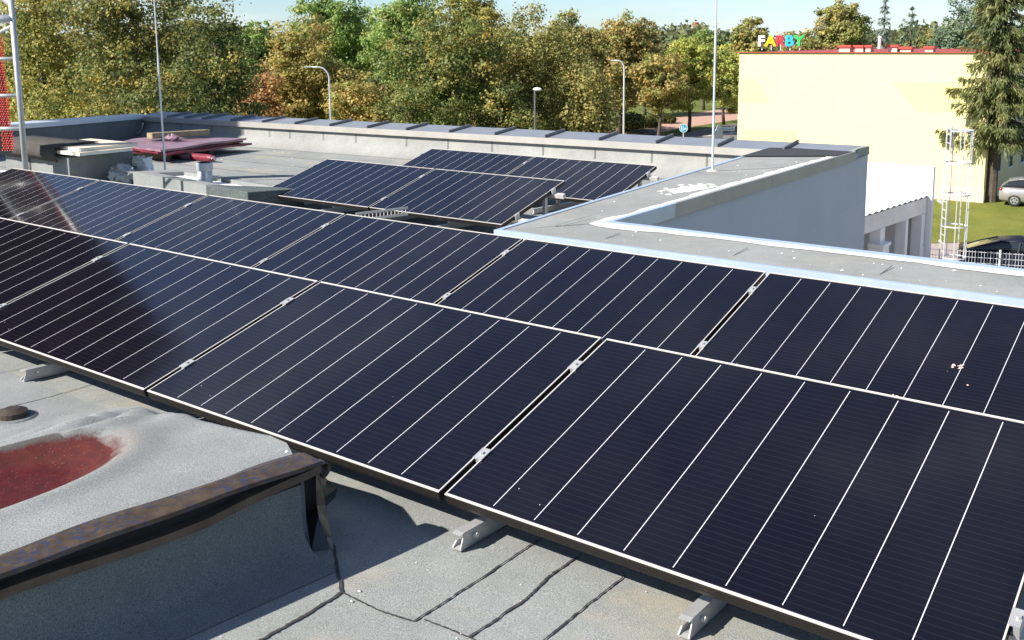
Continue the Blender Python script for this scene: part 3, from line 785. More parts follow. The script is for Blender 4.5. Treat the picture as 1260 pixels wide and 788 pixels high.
    for i in range(8):
        p_, q_ = pts[i], pts[i+1]
        mb.add([p_, q_, (q_[0] - .035, q_[1], q_[2] + .004), (p_[0] - .035, p_[1], p_[2] + .004)], [(0, 1, 2, 3)])
    mb.build('flashing_fold', M['rust_plain'], root, True, smooth=True, solid=0.003)
    pr_ = lambda x, y, h: on_roof(x, y, h)
    lf = [pr_(389, 583, .27), pr_(389, 603, .21), pr_(390, 622, .145), pr_(393, 640, .10), pr_(400, 660, .04), pr_(408.5, 675, .006)]
    rg = [pr_(393, 584, .27), pr_(397, 603, .21), pr_(400.5, 622, .145), pr_(404, 642, .09), pr_(408, 662, .035), pr_(410.5, 675.5, .004)]
    mb = MB()
    for i in range(5): mb.add([lf[i], lf[i+1], rg[i+1], rg[i]], [(0, 1, 2, 3)])
    mb.build('torn_strip', paint('pale_brown_steel', (0.20, 0.16, 0.12), 0.5, 0.3, 0.25, 14), root, True, solid=0.002)
    # black plastic sheet behind the strip
    p = lambda x, y, h: on_roof(x, y, h)
    q = [p(374, 585, .27), p(392, 578, .28), p(402, 590, .20), p(415, 600, .14), p(412, 612, .10), p(402, 622, .06), p(398, 650, .03), p(404, 676, .004), p(383, 678, .004), p(377, 640, .08)]
    c = np.mean(q, axis=0) + np.array([.01, -.01, .03])
    mb = MB()
    for i in range(len(q)): mb.add([c, q[i], q[(i + 1) % len(q)]], [(0, 1, 2)])
    mb.build('plastic_sheet', M['dark_film'], root, True, solid=0.003)
    # white rivet on the flashing
    mb = MB(); cc = on_roof(353, 556, 0.333); mb.ellipsoid(cc, (.006, .006, .004), 8, 5); mb.build('rivet', M['white'], root, True)
    return root
curb()
dr = on_roof(16, 514)
root = empty('roof_drain', tuple(dr), 'small dark round drain cap half sunk in the felt at the left edge', 'roof drain')
mb = MB(); mb.tube([(0, 0, 0), (0, 0, .03), (0, 0, .045)], [.065, .062, .03], 18); mb.build('cap', paint('brown_rubber', (0.05, 0.035, 0.025), 0.5), root, smooth=False)
mb = MB(); mb.tube([(0, 0, .002), (0, 0, .008)], [.10, .09], 20); mb.build('collar', M['felt_dark'], root)

# small chips of gravel and paint on the felt
for (x_, y_, h_) in ((444, 570, 0),):
    pass

# ------------------------------------------------------------------ things on the far roof
# felt covered box at the left
bx0, bx1, by0, by1 = -10.15, -8.50, 4.42, 5.35; bh = 0.36
root = empty('roof_box', ((bx0 + bx1)/2, (by0 + by1)/2, roof_z(4.9)), 'waist-low grey felt-clad box at far left, boards lying on its top', 'roof box')
mb = MB(); mb.prism([(bx0, by0), (bx1, by0), (bx1, by1), (bx0, by1)], lambda x, y: roof_z(y) + .001, lambda x, y: bh - 0.17)
mb.build('felt_box', M['felt_curb'], root, True, bevel=0.02)
mb = MB()
for x_ in (-9.62, -9.50): mb.box((x_, by0 - .005, -0.13), (x_ + .045, by0 - .001, bh - 0.172))
mb.build('painted_shadow_stripe', M['bitumen'], root, True)  # dark stripes painted as shadow lines across the box front
tz = bh - 0.17 + 0.002
# black felt strip draped along the box front top, boards on top
mb = MB(); rr = random.Random(6)
px_ = np.linspace(bx0 - .05, -8.62, 16)
rows = [[(x_, by0 + 0.5, tz + .15), (x_, by0 + .30, tz + .155 + rr.uniform(-.006, .006)), (x_, by0 - .11, tz + .14 + rr.uniform(-.008, .008)), (x_, by0 - .125 + rr.uniform(-.012, .012), tz + .02), (x_, by0 - .075, tz - .055 + rr.uniform(-.01, .01))] for x_ in px_]
for i in range(15):
    for j in range(4): mb.add([rows[i][j], rows[i+1][j], rows[i+1][j+1], rows[i][j+1]], [(0, 1, 2, 3)])
tag(mb.build('felt_strip', M['black_felt'], smooth=True, solid=0.012), 'blackish strip of roofing felt draped over the front edge of the left box', 'felt strip')
def board(dz, x0, x1, y0, y1, label):
    r_ = empty('insulation_board', ((x0+x1)/2, (y0+y1)/2, tz + dz), label, 'insulation board', 'insulation boards on the felt box')
    mb = MB(); mb.box((x0, y0, tz + dz), (x1, y1, tz + dz + .006)); mb.build('bottom_face', M['board_edge'], r_, True)
    mb = MB(); mb.box((x0 + .002, y0 + .002, tz + dz + .0062), (x1 - .002, y1 - .002, tz + dz + .036)); mb.build('core', M['board_edge'], r_, True)
    mb = MB(); mb.box((x0, y0, tz + dz + .0362), (x1, y1, tz + dz + .042)); mb.build('top_face', M['board'], r_, True)
board(0.045, -9.25, -8.12, 4.36, 5.10, 'lower cream board on the felt box, poking out over its right side')
board(0.089, -9.35, -8.22, 4.44, 5.24, 'upper cream board on the felt box, lying on another board')
# paper sack
c = np.array([-8.32, 5.36, 0]); c[2] = roof_z(c[1])
root = empty('paper_sack', tuple(c), 'crumpled white paper sack standing right of the felt box', 'sack')
mb = MB(); rr = random.Random(12); n = 20; lev = 9; rows = []
for i in range(lev):
    t = i / (lev - 1); wx = 0.165 * (1 - .10 * t + .05 * math.sin(3 * t)); wy = 0.10 * (1 - .35 * t)
    rows.append([(wx * math.copysign(abs(math.cos(a))**.55, math.cos(a)) + rr.uniform(-.014, .014), wy * math.copysign(abs(math.sin(a))**.55, math.sin(a)) + rr.uniform(-.014, .014), .004 + .30 * t + (rr.uniform(-.02, .025) if i == lev - 1 else 0)) for a in [6.2832 * j / n for j in range(n)]])
for i in range(lev - 1):
    for j in range(n): mb.add([rows[i][j], rows[i][(j+1) % n], rows[i+1][(j+1) % n], rows[i+1][j]], [(0, 1, 2, 3)])
mb.add(rows[0], [tuple(range(n))]); mb.add([(x_*.8, y_*.7, z_ - .03) for x_, y_, z_ in rows[-1]], [tuple(range(n))])
mb.build('sack_body', M['paper'], root)
mb = MB(); mb.add([(-.06, -.118, .16), (.03, -.122, .15), (.035, -.119, .19), (-.05, -.116, .20)], [(0, 1, 2, 3)]); mb.build('print', M['sack_print'], root)
# crumpled film in front of the box
c = np.array([-8.15, 4.95, 0]); c[2] = roof_z(c[1])
mb = MB(); mb.ellipsoid((0, 0, 0.10), (.24, .17, .13), 20, 12); rr = random.Random(5)
mb.v = [(x_ + rr.gauss(0, .022), y_ + rr.gauss(0, .022), max(0.002, z_ + rr.gauss(0, .02))) for x_, y_, z_ in mb.v]
o = mb.build('plastic_wrap', M['film']); o.location = c
tag(o, 'heap of cloudy crumpled plastic wrap between the felt box and the panels', 'plastic wrap')
# stack of crimson sheets on pallet bearers, roll, timber
HS = 0.16
a0, a1, a2, a3 = on_roof(128, 183, .2), on_roof(196, 192, .2), on_roof(300, 172, .38), on_roof(225, 166, .38)
def slab(a, b, c, d, thick, mat, nm, parent=None):
    mb = MB(); u = np.array([0, 0, thick]); mb.hexa([a, b, c, d], [a + u, b + u, c + u, d + u]); return mb.build(nm, mat, parent, parent is not None)
L0 = np.array([-13.3, 7.35, 0]); ds = on_roof(300, 176, .33) - on_roof(150, 184, .33)
ds[2] = 0; LS = np.linalg.norm(ds); ds /= LS; ns = np.array([-ds[1], ds[0], 0])
o0 = on_roof(150, 186, .30); 
GS = 'crimson film-wrapped sheets stacked at the far left'
rr = random.Random(21)
specs = [(0.0, 1.0, 0.15, 0.9, 'lowest crimson sheet of the stack, just above the timber bearers', 'crimson'), (-.03, .93, .185, .85, 'crimson sheet directly beneath the pinkish top sheet of the stack', 'crimson'), (-.02, .86, .22, .95, 'topmost pinkish film-wrapped sheet of the stack, under the timber', 'pink_film')]
top4 = [(133, 177), (198, 183.5), (303, 170.5), (180, 168)]
for s0_, s1_, hh, wd_, lb, mt in specs:
    sh = {.22: (-9, 2), .26: (3, 1), .15: (6, 3), .185: (-3, 1), .22: (0, 0)}[hh]
    cs = [on_roof(x_ + sh[0] * (1 if x_ > 190 else -.3), y_, .23) for x_, y_ in top4]
    cs = [np.array([p_[0] + rr.uniform(-.05, .05) * sh[1] * .3, p_[1], 0]) for p_ in cs]
    mb = MB(); n = 10
    gp = [[lerp(lerp(cs[0], cs[1], u_) , lerp(cs[3], cs[2], u_), v_) for u_ in np.linspace(0, 1, n + 1)] for v_ in np.linspace(0, 1, n + 1)]
    gz = lambda p_: roof_z(p_[1]) + hh - .03 + .012 * math.sin(4.1 * p_[0] + hh * 60) * math.sin(3.3 * p_[1]) + (.008 * math.sin(13 * p_[0] + 7 * p_[1]) if hh > .2 else 0)
    jt = [rr.uniform(-.07, .07) for _ in range(n + 1)]
    for k_ in range(n + 1): gp[0][k_] = gp[0][k_] + (cs[0] - cs[3]) * jt[k_] * .35; gp[n][k_] = gp[n][k_] + (cs[0] - cs[3]) * jt[n - k_] * .3
    for i in range(n):
        for k_ in range(n):
            vs = [gp[i][k_], gp[i][k_+1], gp[i+1][k_+1], gp[i+1][k_]]
            mb.hexa([(p_[0], p_[1], gz(p_)) for p_ in vs], [(p_[0], p_[1], gz(p_) + .034) for p_ in vs])
    ob_ = mb.build('wrapped_sheet', M[mt]); tag(ob_, lb, 'wrapped sheet', GS)
tp = lerp(lerp(cs[0], cs[1], .45), lerp(cs[3], cs[2], .45), .62)
mb = MB(); mb.ellipsoid((0, 0, .03), (.17, .13, .05), 14, 7); r2 = random.Random(31)
mb.v = [(x_ + r2.gauss(0, .016), y_ + r2.gauss(0, .016), max(.004, z_ + r2.gauss(0, .018))) for x_, y_, z_ in mb.v]
o = mb.build('crumpled_film', paint('pale_pink_film', (0.3, 0.2, 0.24), .3, 0, .25, 9)); o.location = (tp[0], tp[1], roof_z(tp[1]) + .235)
tag(o, 'pale pink crumple of loose film lying on top of the crimson sheets', 'film')
GBr = 'timber bearers under the crimson stack'
for t_, lb in ((.15, 'timber bearer under the left half of the crimson stack'), (.62, 'timber bearer visible under the right half of the crimson stack')):
    t_ = {.15: .2, .62: .72}[t_]; e0_, e1_ = lerp(cs[1], cs[2], t_), lerp(cs[0], cs[3], t_)
    e0_, e1_ = lerp(e0_, e1_, .16), lerp(e0_, e1_, .95); sx_ = (cs[2] - cs[1]) / np.linalg.norm(cs[2] - cs[1]) * .05
    q_ = (e0_ - sx_, e0_ + sx_, e1_ + sx_, e1_ - sx_)
    mb = MB(); mb.hexa([(p_[0], p_[1], roof_z(p_[1]) + .002) for p_ in q_], [(p_[0], p_[1], roof_z(p_[1]) + .112) for p_ in q_])
    tag(mb.build('timber_bearer', M['wood']), lb, 'timber bearer', GBr)
tb0, tb1 = on_roof(184, 167.5, .31), on_roof(255, 163, .31)
mb = MB(); mb.beam(tb0, tb1, .14, .10); tag(mb.build('timber_beam', M['wood'], bevel=.006), 'thick weathered timber beam lying on top of the crimson sheets', 'timber beam')
r0, r1 = on_roof(118, 181, .06), on_roof(262, 195.5, .06)
root = empty('foil_roll', tuple(r0), 'long crimson roll wrapped in film on the roof before the stack', 'roll')
mb = MB(); mb.tube([lerp(r0, r1, t) for t in np.linspace(0, .70, 9)], 0.062, 14); mb.build('roll_body', M['crimson'], root, True, smooth=True)
mb = MB(); mb.tube([lerp(r0, r1, .70), lerp(r0, r1, .84)], 0.064, 14); mb.build('pink_band', M['pink_film'], root, True, smooth=True)
mb = MB(); mb.tube([lerp(r0, r1, .84), lerp(r0, r1, .98), lerp(r0, r1, 1.0)], [0.062, 0.062, .05], 14); mb.build('roll_end', M['crimson'], root, True)
mb = MB(); d_ = (r1 - r0) / np.linalg.norm(r1 - r0)
mb.tube([r1 + d_ * .001, r1 + d_ * .03 + np.array([0, 0, .02]), r1 + d_ * .07 + np.array([0, 0, -.015])], [.045, .03, .012], 7); mb.build('twisted_film_end', M['pink_film'], root, True)
# pale cable trailing from the back parapet corner
cb = [on_roof(176, 152, .40), on_roof(174, 160, .2), on_roof(165, 168, .03), on_roof(150, 170.5, .012), on_roof(140, 167, .012), on_roof(133, 163.5, .012), on_roof(128, 164, .012), on_roof(129, 166, .012)]
mb = MB(); mb.tube(cb, .012, 8); tag(mb.build('cable', M['wire'], smooth=True), 'pale loose cable hanging from the far left parapet corner', 'cable')
# low hatch kerb (frame) between the panels
A_, B_, C_, D_ = [on_roof(*q, .20) for q in ((170, 221), (285, 243), (353, 226), (240, 208))]
root = empty('hatch_kerb', tuple((np.array(A_) + C_) / 2 - np.array([0, 0, .2])), 'low grey felt kerb around an open white-lined hatch, in front of the far panels', 'roof hatch')
def inset(p, cen, w): d_ = cen - p; return p + d_ * w
k1 = np.array([-7.55, 4.72, 0]); k2 = np.array([-4.78, 4.30, 0]); k3 = np.array([-4.62, 4.92, 0]); k4 = np.array([-7.4, 5.30, 0])
kz = lambda y: roof_z(y) + .21
mb = MB()
cen = (k1 + k2 + k3 + k4) / 4
outer = [k1, k2, k3, k4]; inner = [np.array([-7.2, 4.83, 0]), np.array([-5.15, 4.53, 0]), np.array([-5.05, 4.86, 0]), np.array([-7.1, 5.14, 0])]
for i in range(4):
    q_ = [outer[i], outer[(i+1) % 4], inner[(i+1) % 4], inner[i]]
    mb.hexa([(p_[0], p_[1], roof_z(p_[1]) + .001) for p_ in q_], [(p_[0], p_[1], kz(p_[1])) for p_ in q_])
mb.build('kerb', M['felt_curb'], root, True)
mb = MB(); mb.add([(p_[0], p_[1], kz(p_[1]) - .05) for p_ in inner], [(0, 1, 2, 3)]); mb.build('white_lining', M['white'], root, True)
mb = MB(); e_ = np.array([0, -.004, 0])
mb.hexa([(p_[0], p_[1], roof_z(p_[1]) + .002) for p_ in (k2 - [.9, -.1365, 0] + e_, k2 + e_ + [.005, 0, 0], k3 + [.005, .004, 0], k3 - [.03, 0, 0])],
        [(p_[0], p_[1], kz(p_[1]) + .012) for p_ in (k2 - [.9, -.1365, 0] + e_, k2 + e_ + [.005, 0, 0], k3 + [.005, .004, 0], k3 - [.03, 0, 0])])
mb.build('dark_felt_end', felt('crinkled_green_felt', (0.075, 0.09, 0.088), 0, 60, .4), root, True, bevel=.01)
# grey vent pipe in the hatch
c = on_roof(253, 228, .14)
root = empty('vent_pipe', tuple(c), 'short pale grey plastic vent pipe standing upright by the felt kerb', 'vent pipe')
b_ = -.14
mb = MB(); mb.tube([(0, 0, b_), (0, 0, .235)], .085, 24); mb.build('pipe', M['grey_plastic'], root, smooth=True)
mb = MB(); mb.tube([(0, 0, .17), (0, 0, .19), (0, 0, .26), (0, 0, .27), (0, 0, .27), (0, 0, .2)], [.086, .096, .096, .098, .085, .083], 24, False); mb.build('socket', M['grey_plastic'], root, smooth=True)
# lightning rods
def rod(pb, px_, label, ht):
    root = empty('lightning_rod', tuple(pb), label, 'lightning rod', 'thin lightning rods on the roof')
    mb = MB(); mb.tube([(0, 0, .02), (0, 0, ht * .45), (0, 0, ht * .451), (0, 0, ht)], [.013, .013, .009, .006], 8); mb.build('rod', M['lamp_grey'], root)
    mb = MB(); mb.tube([(0, 0, 0), (0, 0, .03), (0, 0, .05)], [.07, .07, .02], 14); mb.build('foot', M['alu_dull'], root)
rod(on_roof(204, 221), 0, 'tall thin lightning rod standing on the felt left of the vent pipe', 3.6)
pr = at_z(876.5, 214, .165)
rod(pr, 0, 'tall thin lightning rod standing on the right parapet top', 3.6)
# perforated cable tray piece
t0, t1 = on_roof(438, 264.5, .24), on_roof(502, 257, .24)
root = empty('cable_tray', tuple(t0 - np.array([0, 0, .2])), 'short piece of perforated metal cable tray before the nearer far pair', 'cable tray')
mb = MB(); d_ = (t1 - t0); n_ = 14
for i in range(n_):
    a_ = lerp(t0, t1, i / n_ + .02); b2_ = lerp(t0, t1, i / n_ + .035)
    mb.beam(a_ - np.array([0, 0, .018]), b2_ - np.array([0, 0, .018]), .004, .05)
mb.beam(t0 + np.array([0, 0, .008]), t1 + np.array([0, 0, .008]), .004, .022); mb.beam(t0 - np.array([0, 0, .05]), t1 - np.array([0, 0, .05]), .004, .022)
mb.build('side_wall', M['frame_lip'], root, True)
mb = MB(); sd_ = np.array([-d_[1], d_[0], 0]) / np.linalg.norm(d_[:2])
mb.beam(t0 + sd_ * .05 - np.array([0, 0, .062]), t1 + sd_ * .05 - np.array([0, 0, .062]), .10, .003); mb.build('tray_bottom', M['alu'], root, True)
cb = [on_roof(503, 262, .06), on_roof(510, 266, .015), on_roof(525, 268, .012), on_roof(535, 266, .05)]
mb = MB(); mb.tube(cb, .008, 6); tag(mb.build('solar_cable', M['wire'], smooth=True), 'thin curved cable between the cable tray and the nearer far pair', 'cable')
# flat lid on the roof near the right parapet
lp = on_roof(805, 233, .0)
mb = MB(); mb.tube([(0, 0, 0), (0, 0, .02), (0, 0, .05)], [.22, .2, .1], 20); o = mb.build('roof_vent', M['fascia']); o.location = lp
tag(o, 'low round vent cap on the roof at the right end of the farthest pair', 'roof vent')
mb = MB(); mb.tube([(0, 0, 0), (0, 0, .05)], [.05, .02], 10); o = mb.build('orange_cap', paint('orange_plastic', (.6, .2, .08), .5)); o.location = on_roof(461, 189)
tag(o, 'tiny orange plastic cap lying on the felt before the back parapet', 'cap')

# ------------------------------------------------------------------ scaffold at the left edge
SB = at_depth(32, 212, 10.9); sz = roof_z(SB[1])
root = empty('scaffold_frame', (SB[0], SB[1], sz), 'galvanised scaffold frame with rungs, cut by the left picture edge', 'scaffold')
mb = MB(); mb.tube([(SB[0], SB[1], sz), (SB[0], SB[1], sz + 2.35)], .030, 12); mb.build('upright', M['alu'], root, True, smooth=True)
S2 = np.array([SB[0] - .62, SB[1] - .22, sz])
mb = MB(); mb.tube([(S2[0], S2[1], sz), (S2[0], S2[1], sz + 2.35)], .030, 12); mb.build('upright', M['alu'], root, True, smooth=True)
dep = 10.9
for yy, r_ in ((212, .02), (158, .022), (117, .02), (72, .02), (24, .045)):
    zz = at_depth(24, yy, dep)[2]
    mb = MB(); mb.tube([(SB[0], SB[1], zz), (S2[0], S2[1], zz - .01)], r_, 10); mb.build('rung', M['alu'], root, True, smooth=True)
mb = MB(); z1_ = at_depth(18, 32, dep)[2]; mb.tube([(SB[0], SB[1], z1_), (S2[0], S2[1], z1_ - .25)], .017, 8); mb.build('brace', M['alu'], root, True)
mb = MB(); z1_ = at_depth(15, 8, dep)[2]; mb.tube([(SB[0], SB[1], z1_), (SB[0] - .3, SB[1] - .1, z1_ + .22)], .03, 8); mb.build('brace', M['alu'], root, True)
# red perforated netting strip and black netting behind it
R0 = at_depth(9.5, 186, 12.3)
root = empty('barrier_netting', tuple(R0), 'bright red perforated netting strip hanging behind the scaffold pole', 'netting')
mb = MB(); rx = np.array([CAMROT[0][0], CAMROT[0][1], 0]); rx /= np.linalg.norm(rx); nx_ = 5; cw = .030; nzc = 70
back = np.array([-rx[1], rx[0], 0])
for k_ in range(nzc):
    for i in range(nx_):
        off = (.5 if k_ % 2 else 0)
        p_ = R0 + rx * (i - 2.5 + off) * cw + up * (k_ * .030) + back * (.02 * math.sin(k_ * .35) + .006 * (i % 2)) - rx * (0.0006 * k_)
        mb.add([p_, p_ + rx * cw * .5 + up * .004, p_ + rx * cw * .62 + up * .020 + back * .008, p_ + rx * cw * .05 + up * .017], [(0, 1, 2, 3)])
        mb.add([p_ + up * .017, p_ + rx * cw * .62 + up * .020 + back * .008, p_ + rx * cw * 1.0 + up * .032, p_ + rx * cw * .5 + up * .033], [(0, 1, 2, 3)])
mb.build('mesh_band', M['red'], root, True, solid=.006)
mb = MB(); b0_ = R0 + back * .25 - rx * .33
mb.hexa([b0_ - rx*.5 - up*.2, b0_ + rx*.24 - up*.05, b0_ + rx*.24 + back*.03 - up*.05, b0_ - rx*.5 + back*.03 - up*.2], [b0_ - rx*.5 + up*2.6, b0_ + rx*.16 + up*2.6, b0_ + rx*.16 + back*.03 + up*2.6, b0_ - rx*.5 + back*.03 + up*2.6])
mb.build('black_backing', M['black'], root, True)
# dark stair tower beside the roof at far left, outside the frame: its reflection lies on the panels
tw = np.array([-17.2, 6.4])
root = empty('stair_tower', (-20.5, 4.2, GZ), 'tall dark brown tower wing beyond the left roof edge, mirrored in the leftmost panels', 'tower')
mb = MB(); mb.prism([(-24, 1.0), (-17.4, 1.0), (-17.2, 6.9), (-24, 7.1)], GZ, 11.0); mb.build('wall', paint('dark_brown_cladding', (0.03, 0.024, 0.021), .9, 0, .2, 1), root, True)
mb = MB(); mb.prism([(-24.2, .8), (-17.2, .8), (-17.0, 7.1), (-24.2, 7.3)], 11.003, 11.25); mb.build('roof', M['rib'], root, True)

# ------------------------------------------------------------------ yellow building
YB = 57.0; yx0, yx1 = -23.2, -8.55; yt = 0.72
root = empty('yellow_building', (-16, YB + 6, GZ), 'pale yellow windowless building with red roof edge and colourful letters on top', 'building')
mb = MB(); mb.prism([(yx0, YB), (yx1, YB), (yx1 + .9, YB + 20), (yx0, YB + 20)], GZ, yt); mb.build('wall', M['yellow'], root, True)
mb = MB(); mb.prism([(yx0 - .12, YB - .12), (yx1 + .15, YB - .12), (yx1 + 1.05, YB + 20.1), (yx0 - .12, YB + 20.1)], yt + .003, lambda x, y: yt + .045 - .045 * (y - YB)); mb.build('roof', M['red_roof'], root, True)
mb = MB()
def wq(x, y): return at_depth(x, y, 1) if False else None
def on_wall(x, y): d = ray(x, y); return CAMPOS + d * ((YB - .006 - CAMPOS[1]) / d[1])
for poly in (((912, 98), (931, 98), (946, 127), (912, 127)), ((1098, 102), (1198, 102), (1198, 138), (1128, 138)), ((912, 160), (980, 162), (980, 176), (912, 176))):
    mb = MB(); mb.add([on_wall(*p_) for p_ in poly], [tuple(range(4))]); mb.build('painted_panel', M['yellow_deep'], root, True)
mb = MB(); mb.box((yx0 - .1, YB - .05, GZ), (yx1 + .04, YB - .003, GZ + .75)); mb.build('plinth', M['brickpink'], root, True)
for i in range(6):
    yy = YB + 2.2 + i * 2.7; xx = yx1 + .9 * (yy - YB) / 20
    mb = MB(); mb.box((xx - .1, yy, GZ + 1.4), (xx + .06, yy + 1.1, GZ + 2.7)); wn_ = mb.build('window', M['white'], root, True)
    mb = MB(); mb.box((xx + .061, yy + .1, GZ + 1.5), (xx + .068, yy + 1.0, GZ + 2.6)); gl_ = mb.build('pane', M['window_glass'], wn_); gl_.location = -Vector(root.location)
GC = 'red capped chimneys on the yellow building'
def chimney(px_, w, h, label):
    d = ray(px_, 60); p_ = CAMPOS + d * ((YB + 3.5 - CAMPOS[1]) / d[1]); zb = yt - .04
    r_ = empty('chimney', (p_[0], p_[1], zb - .05), label, 'chimney', GC)
    mb = MB(); mb.box((-w/2, -.3, 0), (w/2, .3, h)); mb.build('stack', M['brickpink'], r_)
    mb = MB(); mb.box((-w/2 - .09, -.4, h + .002), (w/2 + .09, .4, h + .13)); mb.build('cap', M['red_roof'], r_)
for px_, w, h, lb in ((1041, .68, .38, 'leftmost squat red-capped chimney on the yellow building'), (1059, .5, .38, 'red-capped chimney just left of its narrow twin on the yellow building'), (1070, .32, .38, 'narrow red-capped chimney left of the white roof pipe'),
                      (1100, .55, .40, 'red-capped chimney right of the white roof pipe'), (1116, .62, .28, 'wide low red-capped chimney between two others, right of the white pipe'), (1145, .45, .30, 'rightmost red-capped chimney, near the blue-green pines')):
    chimney(px_, w, h, lb)
d = ray(1082, 60); p_ = CAMPOS + d * ((YB + 2.5 - CAMPOS[1]) / d[1])
mb = MB(); mb.tube([(0, 0, 0), (0, 0, .62), (0, 0, .64), (0, 0, .75)], [.09, .09, .13, .10], 12); o = mb.build('roof_pipe', M['white']); o.location = (p_[0], p_[1], yt + .2)
tag(o, 'slim white pipe on the roof between the red-capped chimneys', 'pipe')
# colourful roof letters
d = ray(931, 60); L0 = CAMPOS + d * ((YB + 1.0 - CAMPOS[1]) / d[1]); d = ray(989, 60); L1 = CAMPOS + d * ((YB + 1.0 - CAMPOS[1]) / d[1])
sroot = empty('rooftop_sign', (L0[0], L0[1], yt + .16), 'rooftop sign of five coloured letters FARBY on the yellow building', 'sign')
wl = (L1[0] - L0[0]) / 5
zb = yt + .42
for i, (ch, mt) in enumerate(zip('FARBY', ('letter_white', 'letter_yellow', 'letter_red', 'letter_blue', 'letter_green'))):
    cu = bpy.data.curves.new('letter', 'FONT'); cu.body = ch; cu.size = 0.9; cu.extrude = .05; cu.offset = .028; cu.space_character = 1; cu.align_x = 'CENTER'
    tmp = bpy.data.objects.new('tmp', cu); COL.objects.link(tmp)
    me = bpy.data.meshes.new_from_object(tmp.evaluated_get(bpy.context.evaluated_depsgraph_get()))
    bpy.data.objects.remove(tmp); bpy.data.curves.remove(cu)
    me.materials.clear(); me.materials.append(M[mt]); me.name = 'letter'
    lo = bpy.data.objects.new('letter', me); COL.objects.link(lo); lo.parent = sroot
    lo.scale = (1.18, 1, 1); lo.rotation_euler = (R(90), 0, R(-6)); lo.location = (L0[0] + wl * (i + .5) - sroot.location.x, 0, zb - sroot.location.z)
mb = MB()
for i in range(5): x_ = wl * (i + .5); mb.box((x_ - .025, .1, -.02), (x_ + .025, .15, .75))
mb.build('post', M['lamp_grey'], sroot)
mb = MB(); mb.box((0.05, .155, .40), (wl * 5 - .05, .19, .44)); mb.box((0.05, .155, .72), (wl * 5 - .05, .19, .76)); mb.build('rail', M['lamp_grey'], sroot)
# ------------------------------------------------------------------ white garage with corrugated roof edge and caged ladder
EX, EYa, EYb, EZ = -5.85, 27.0, 35.2, -4.05
gx = lambda y: EX - 0.098 * (EYb - y)                     # eave line
root = empty('white_garage', (-8.5, 32, GZ), 'low white garage with toothed corrugated roof edge and open bays, before the yellow building', 'garage')
mb = MB(); nt_ = 34; rows = []
for i in range(nt_ + 1):
    y = EYa + (EYb - EYa) * i / nt_; zz = .045 if i % 2 else -.02
    rows.append([(gx(y), y, EZ + zz), (gx(y) - 6.5, y, EZ + zz + .55)])
for i in range(nt_): mb.add([rows[i][0], rows[i+1][0], rows[i+1][1], rows[i][1]], [(0, 1, 2, 3)])
mb.build('corrugated_roof', M['white'], root, True, solid=.02)
mb = MB(); mb.hexa([(gx(EYa) - .2, EYa, EZ - .62), (gx(EYa) - .05, EYa, EZ - .62), (gx(EYb) - .05, EYb - .05, EZ - .62), (gx(EYb) - .2, EYb - .05, EZ - .62)], [(gx(EYa) - .2, EYa, EZ - .06), (gx(EYa) - .05, EYa, EZ - .06), (gx(EYb) - .05, EYb - .05, EZ - .06), (gx(EYb) - .2, EYb - .05, EZ - .06)])
mb.build('fascia_beam', M['dirty_white'], root, True)
gt = CAMPOS[2] - (205 - 41) / F * 31.9
mb = MB(); mb.box((-12.5, EYb, GZ), (EX + .12, EYb + .25, -3.0)); mb.build('end_wall', M['white'], root, True)
mb = MB(); mb.box((-12.5, EYb - .15, GZ), (-12.3, EYb - .001, EZ)); mb.box((-9.2, EYa - 2, GZ), (-9.0, EYb - .002, EZ - .1)); mb.build('back_wall', M['dirty_white'], root, True)
for yy, w in ((EYa + 4.1, .5), (EYa + 6.25, .30), (EYb - .5, .42)):
    x_ = gx(yy); mb = MB(); mb.box((x_ - .36, yy, GZ), (x_ - .01, yy + w, EZ - .63)); mb.build('pillar', M['white'], root, True)
mb = MB(); x_ = gx(EYa + 4.1); mb.box((x_ - .36, EYa + 4.0, GZ), (x_ + .12, EYa + 4.72, -5.3)); pier = mb.build('gate_pier', M['white'], root, True)
mb = MB(); mb.box((x_ - .36, EYa + 3.95, -5.297), (x_ + .16, EYa + 4.77, -5.18)); mb.build('pier_cap', M['white'], pier, True)
# caged ladder
LB_ = at_depth(1158, 318, 33.2); LT = at_depth(1172, 160, 33.2)
lx, ly = -4.98, 33.9
root = empty('caged_ladder', (lx, ly, GZ), 'tall galvanised ladder with hooped safety cage beside the white garage', 'ladder')
ztop = -1.45
for sx in (-.22, .22):
    mb = MB(); mb.box((sx - .022, -.015, 0), (sx + .022, .015, ztop - GZ)); mb.build('stile', M['lamp_grey'], root)
mb = MB()
for k_ in range(20): zz = .3 + k_ * .29; mb.tube([(-.22, 0, zz), (.22, 0, zz)], .016, 6)
mb.build('rungs', M['lamp_grey'], root)
cage = empty('tmp', (0, 0, 0)); bpy.data.objects.remove(cage)
cr = .42
for k_ in range(5):
    zz = 1.55 + k_ * 1.1
    pts = [(.24, 0, zz)] + [(cr * math.cos(a) + .30 * 0 + .62 * 0, 0, 0) for a in ()]
    pts = [(-.24, 0.0, zz)] + [(cr * math.sin(a), cr * .15 + cr * (1 - math.cos(a)) * .0 + (-cr * 0.0) , zz) for a in ()]
    arc = [(-.24 + 0, .0, zz)]
    for j in range(13):
        a = math.pi * (1.08 - 1.16 * j / 12)
        arc.append((cr * math.cos(a) , .38 + cr * math.sin(a) - .0, zz))
    arc.append((.24, .0, zz))
    arc = [(y_ * 1.0, -x_ * 1.0, z_) if False else (x_, y_, z_) for x_, y_, z_ in arc]
    mb = MB()
    for j in range(len(arc) - 1): mb.beam(arc[j], arc[j+1], .010, .05)
    mb.build('cage_hoop', M['lamp_grey'], root)
mb = MB()
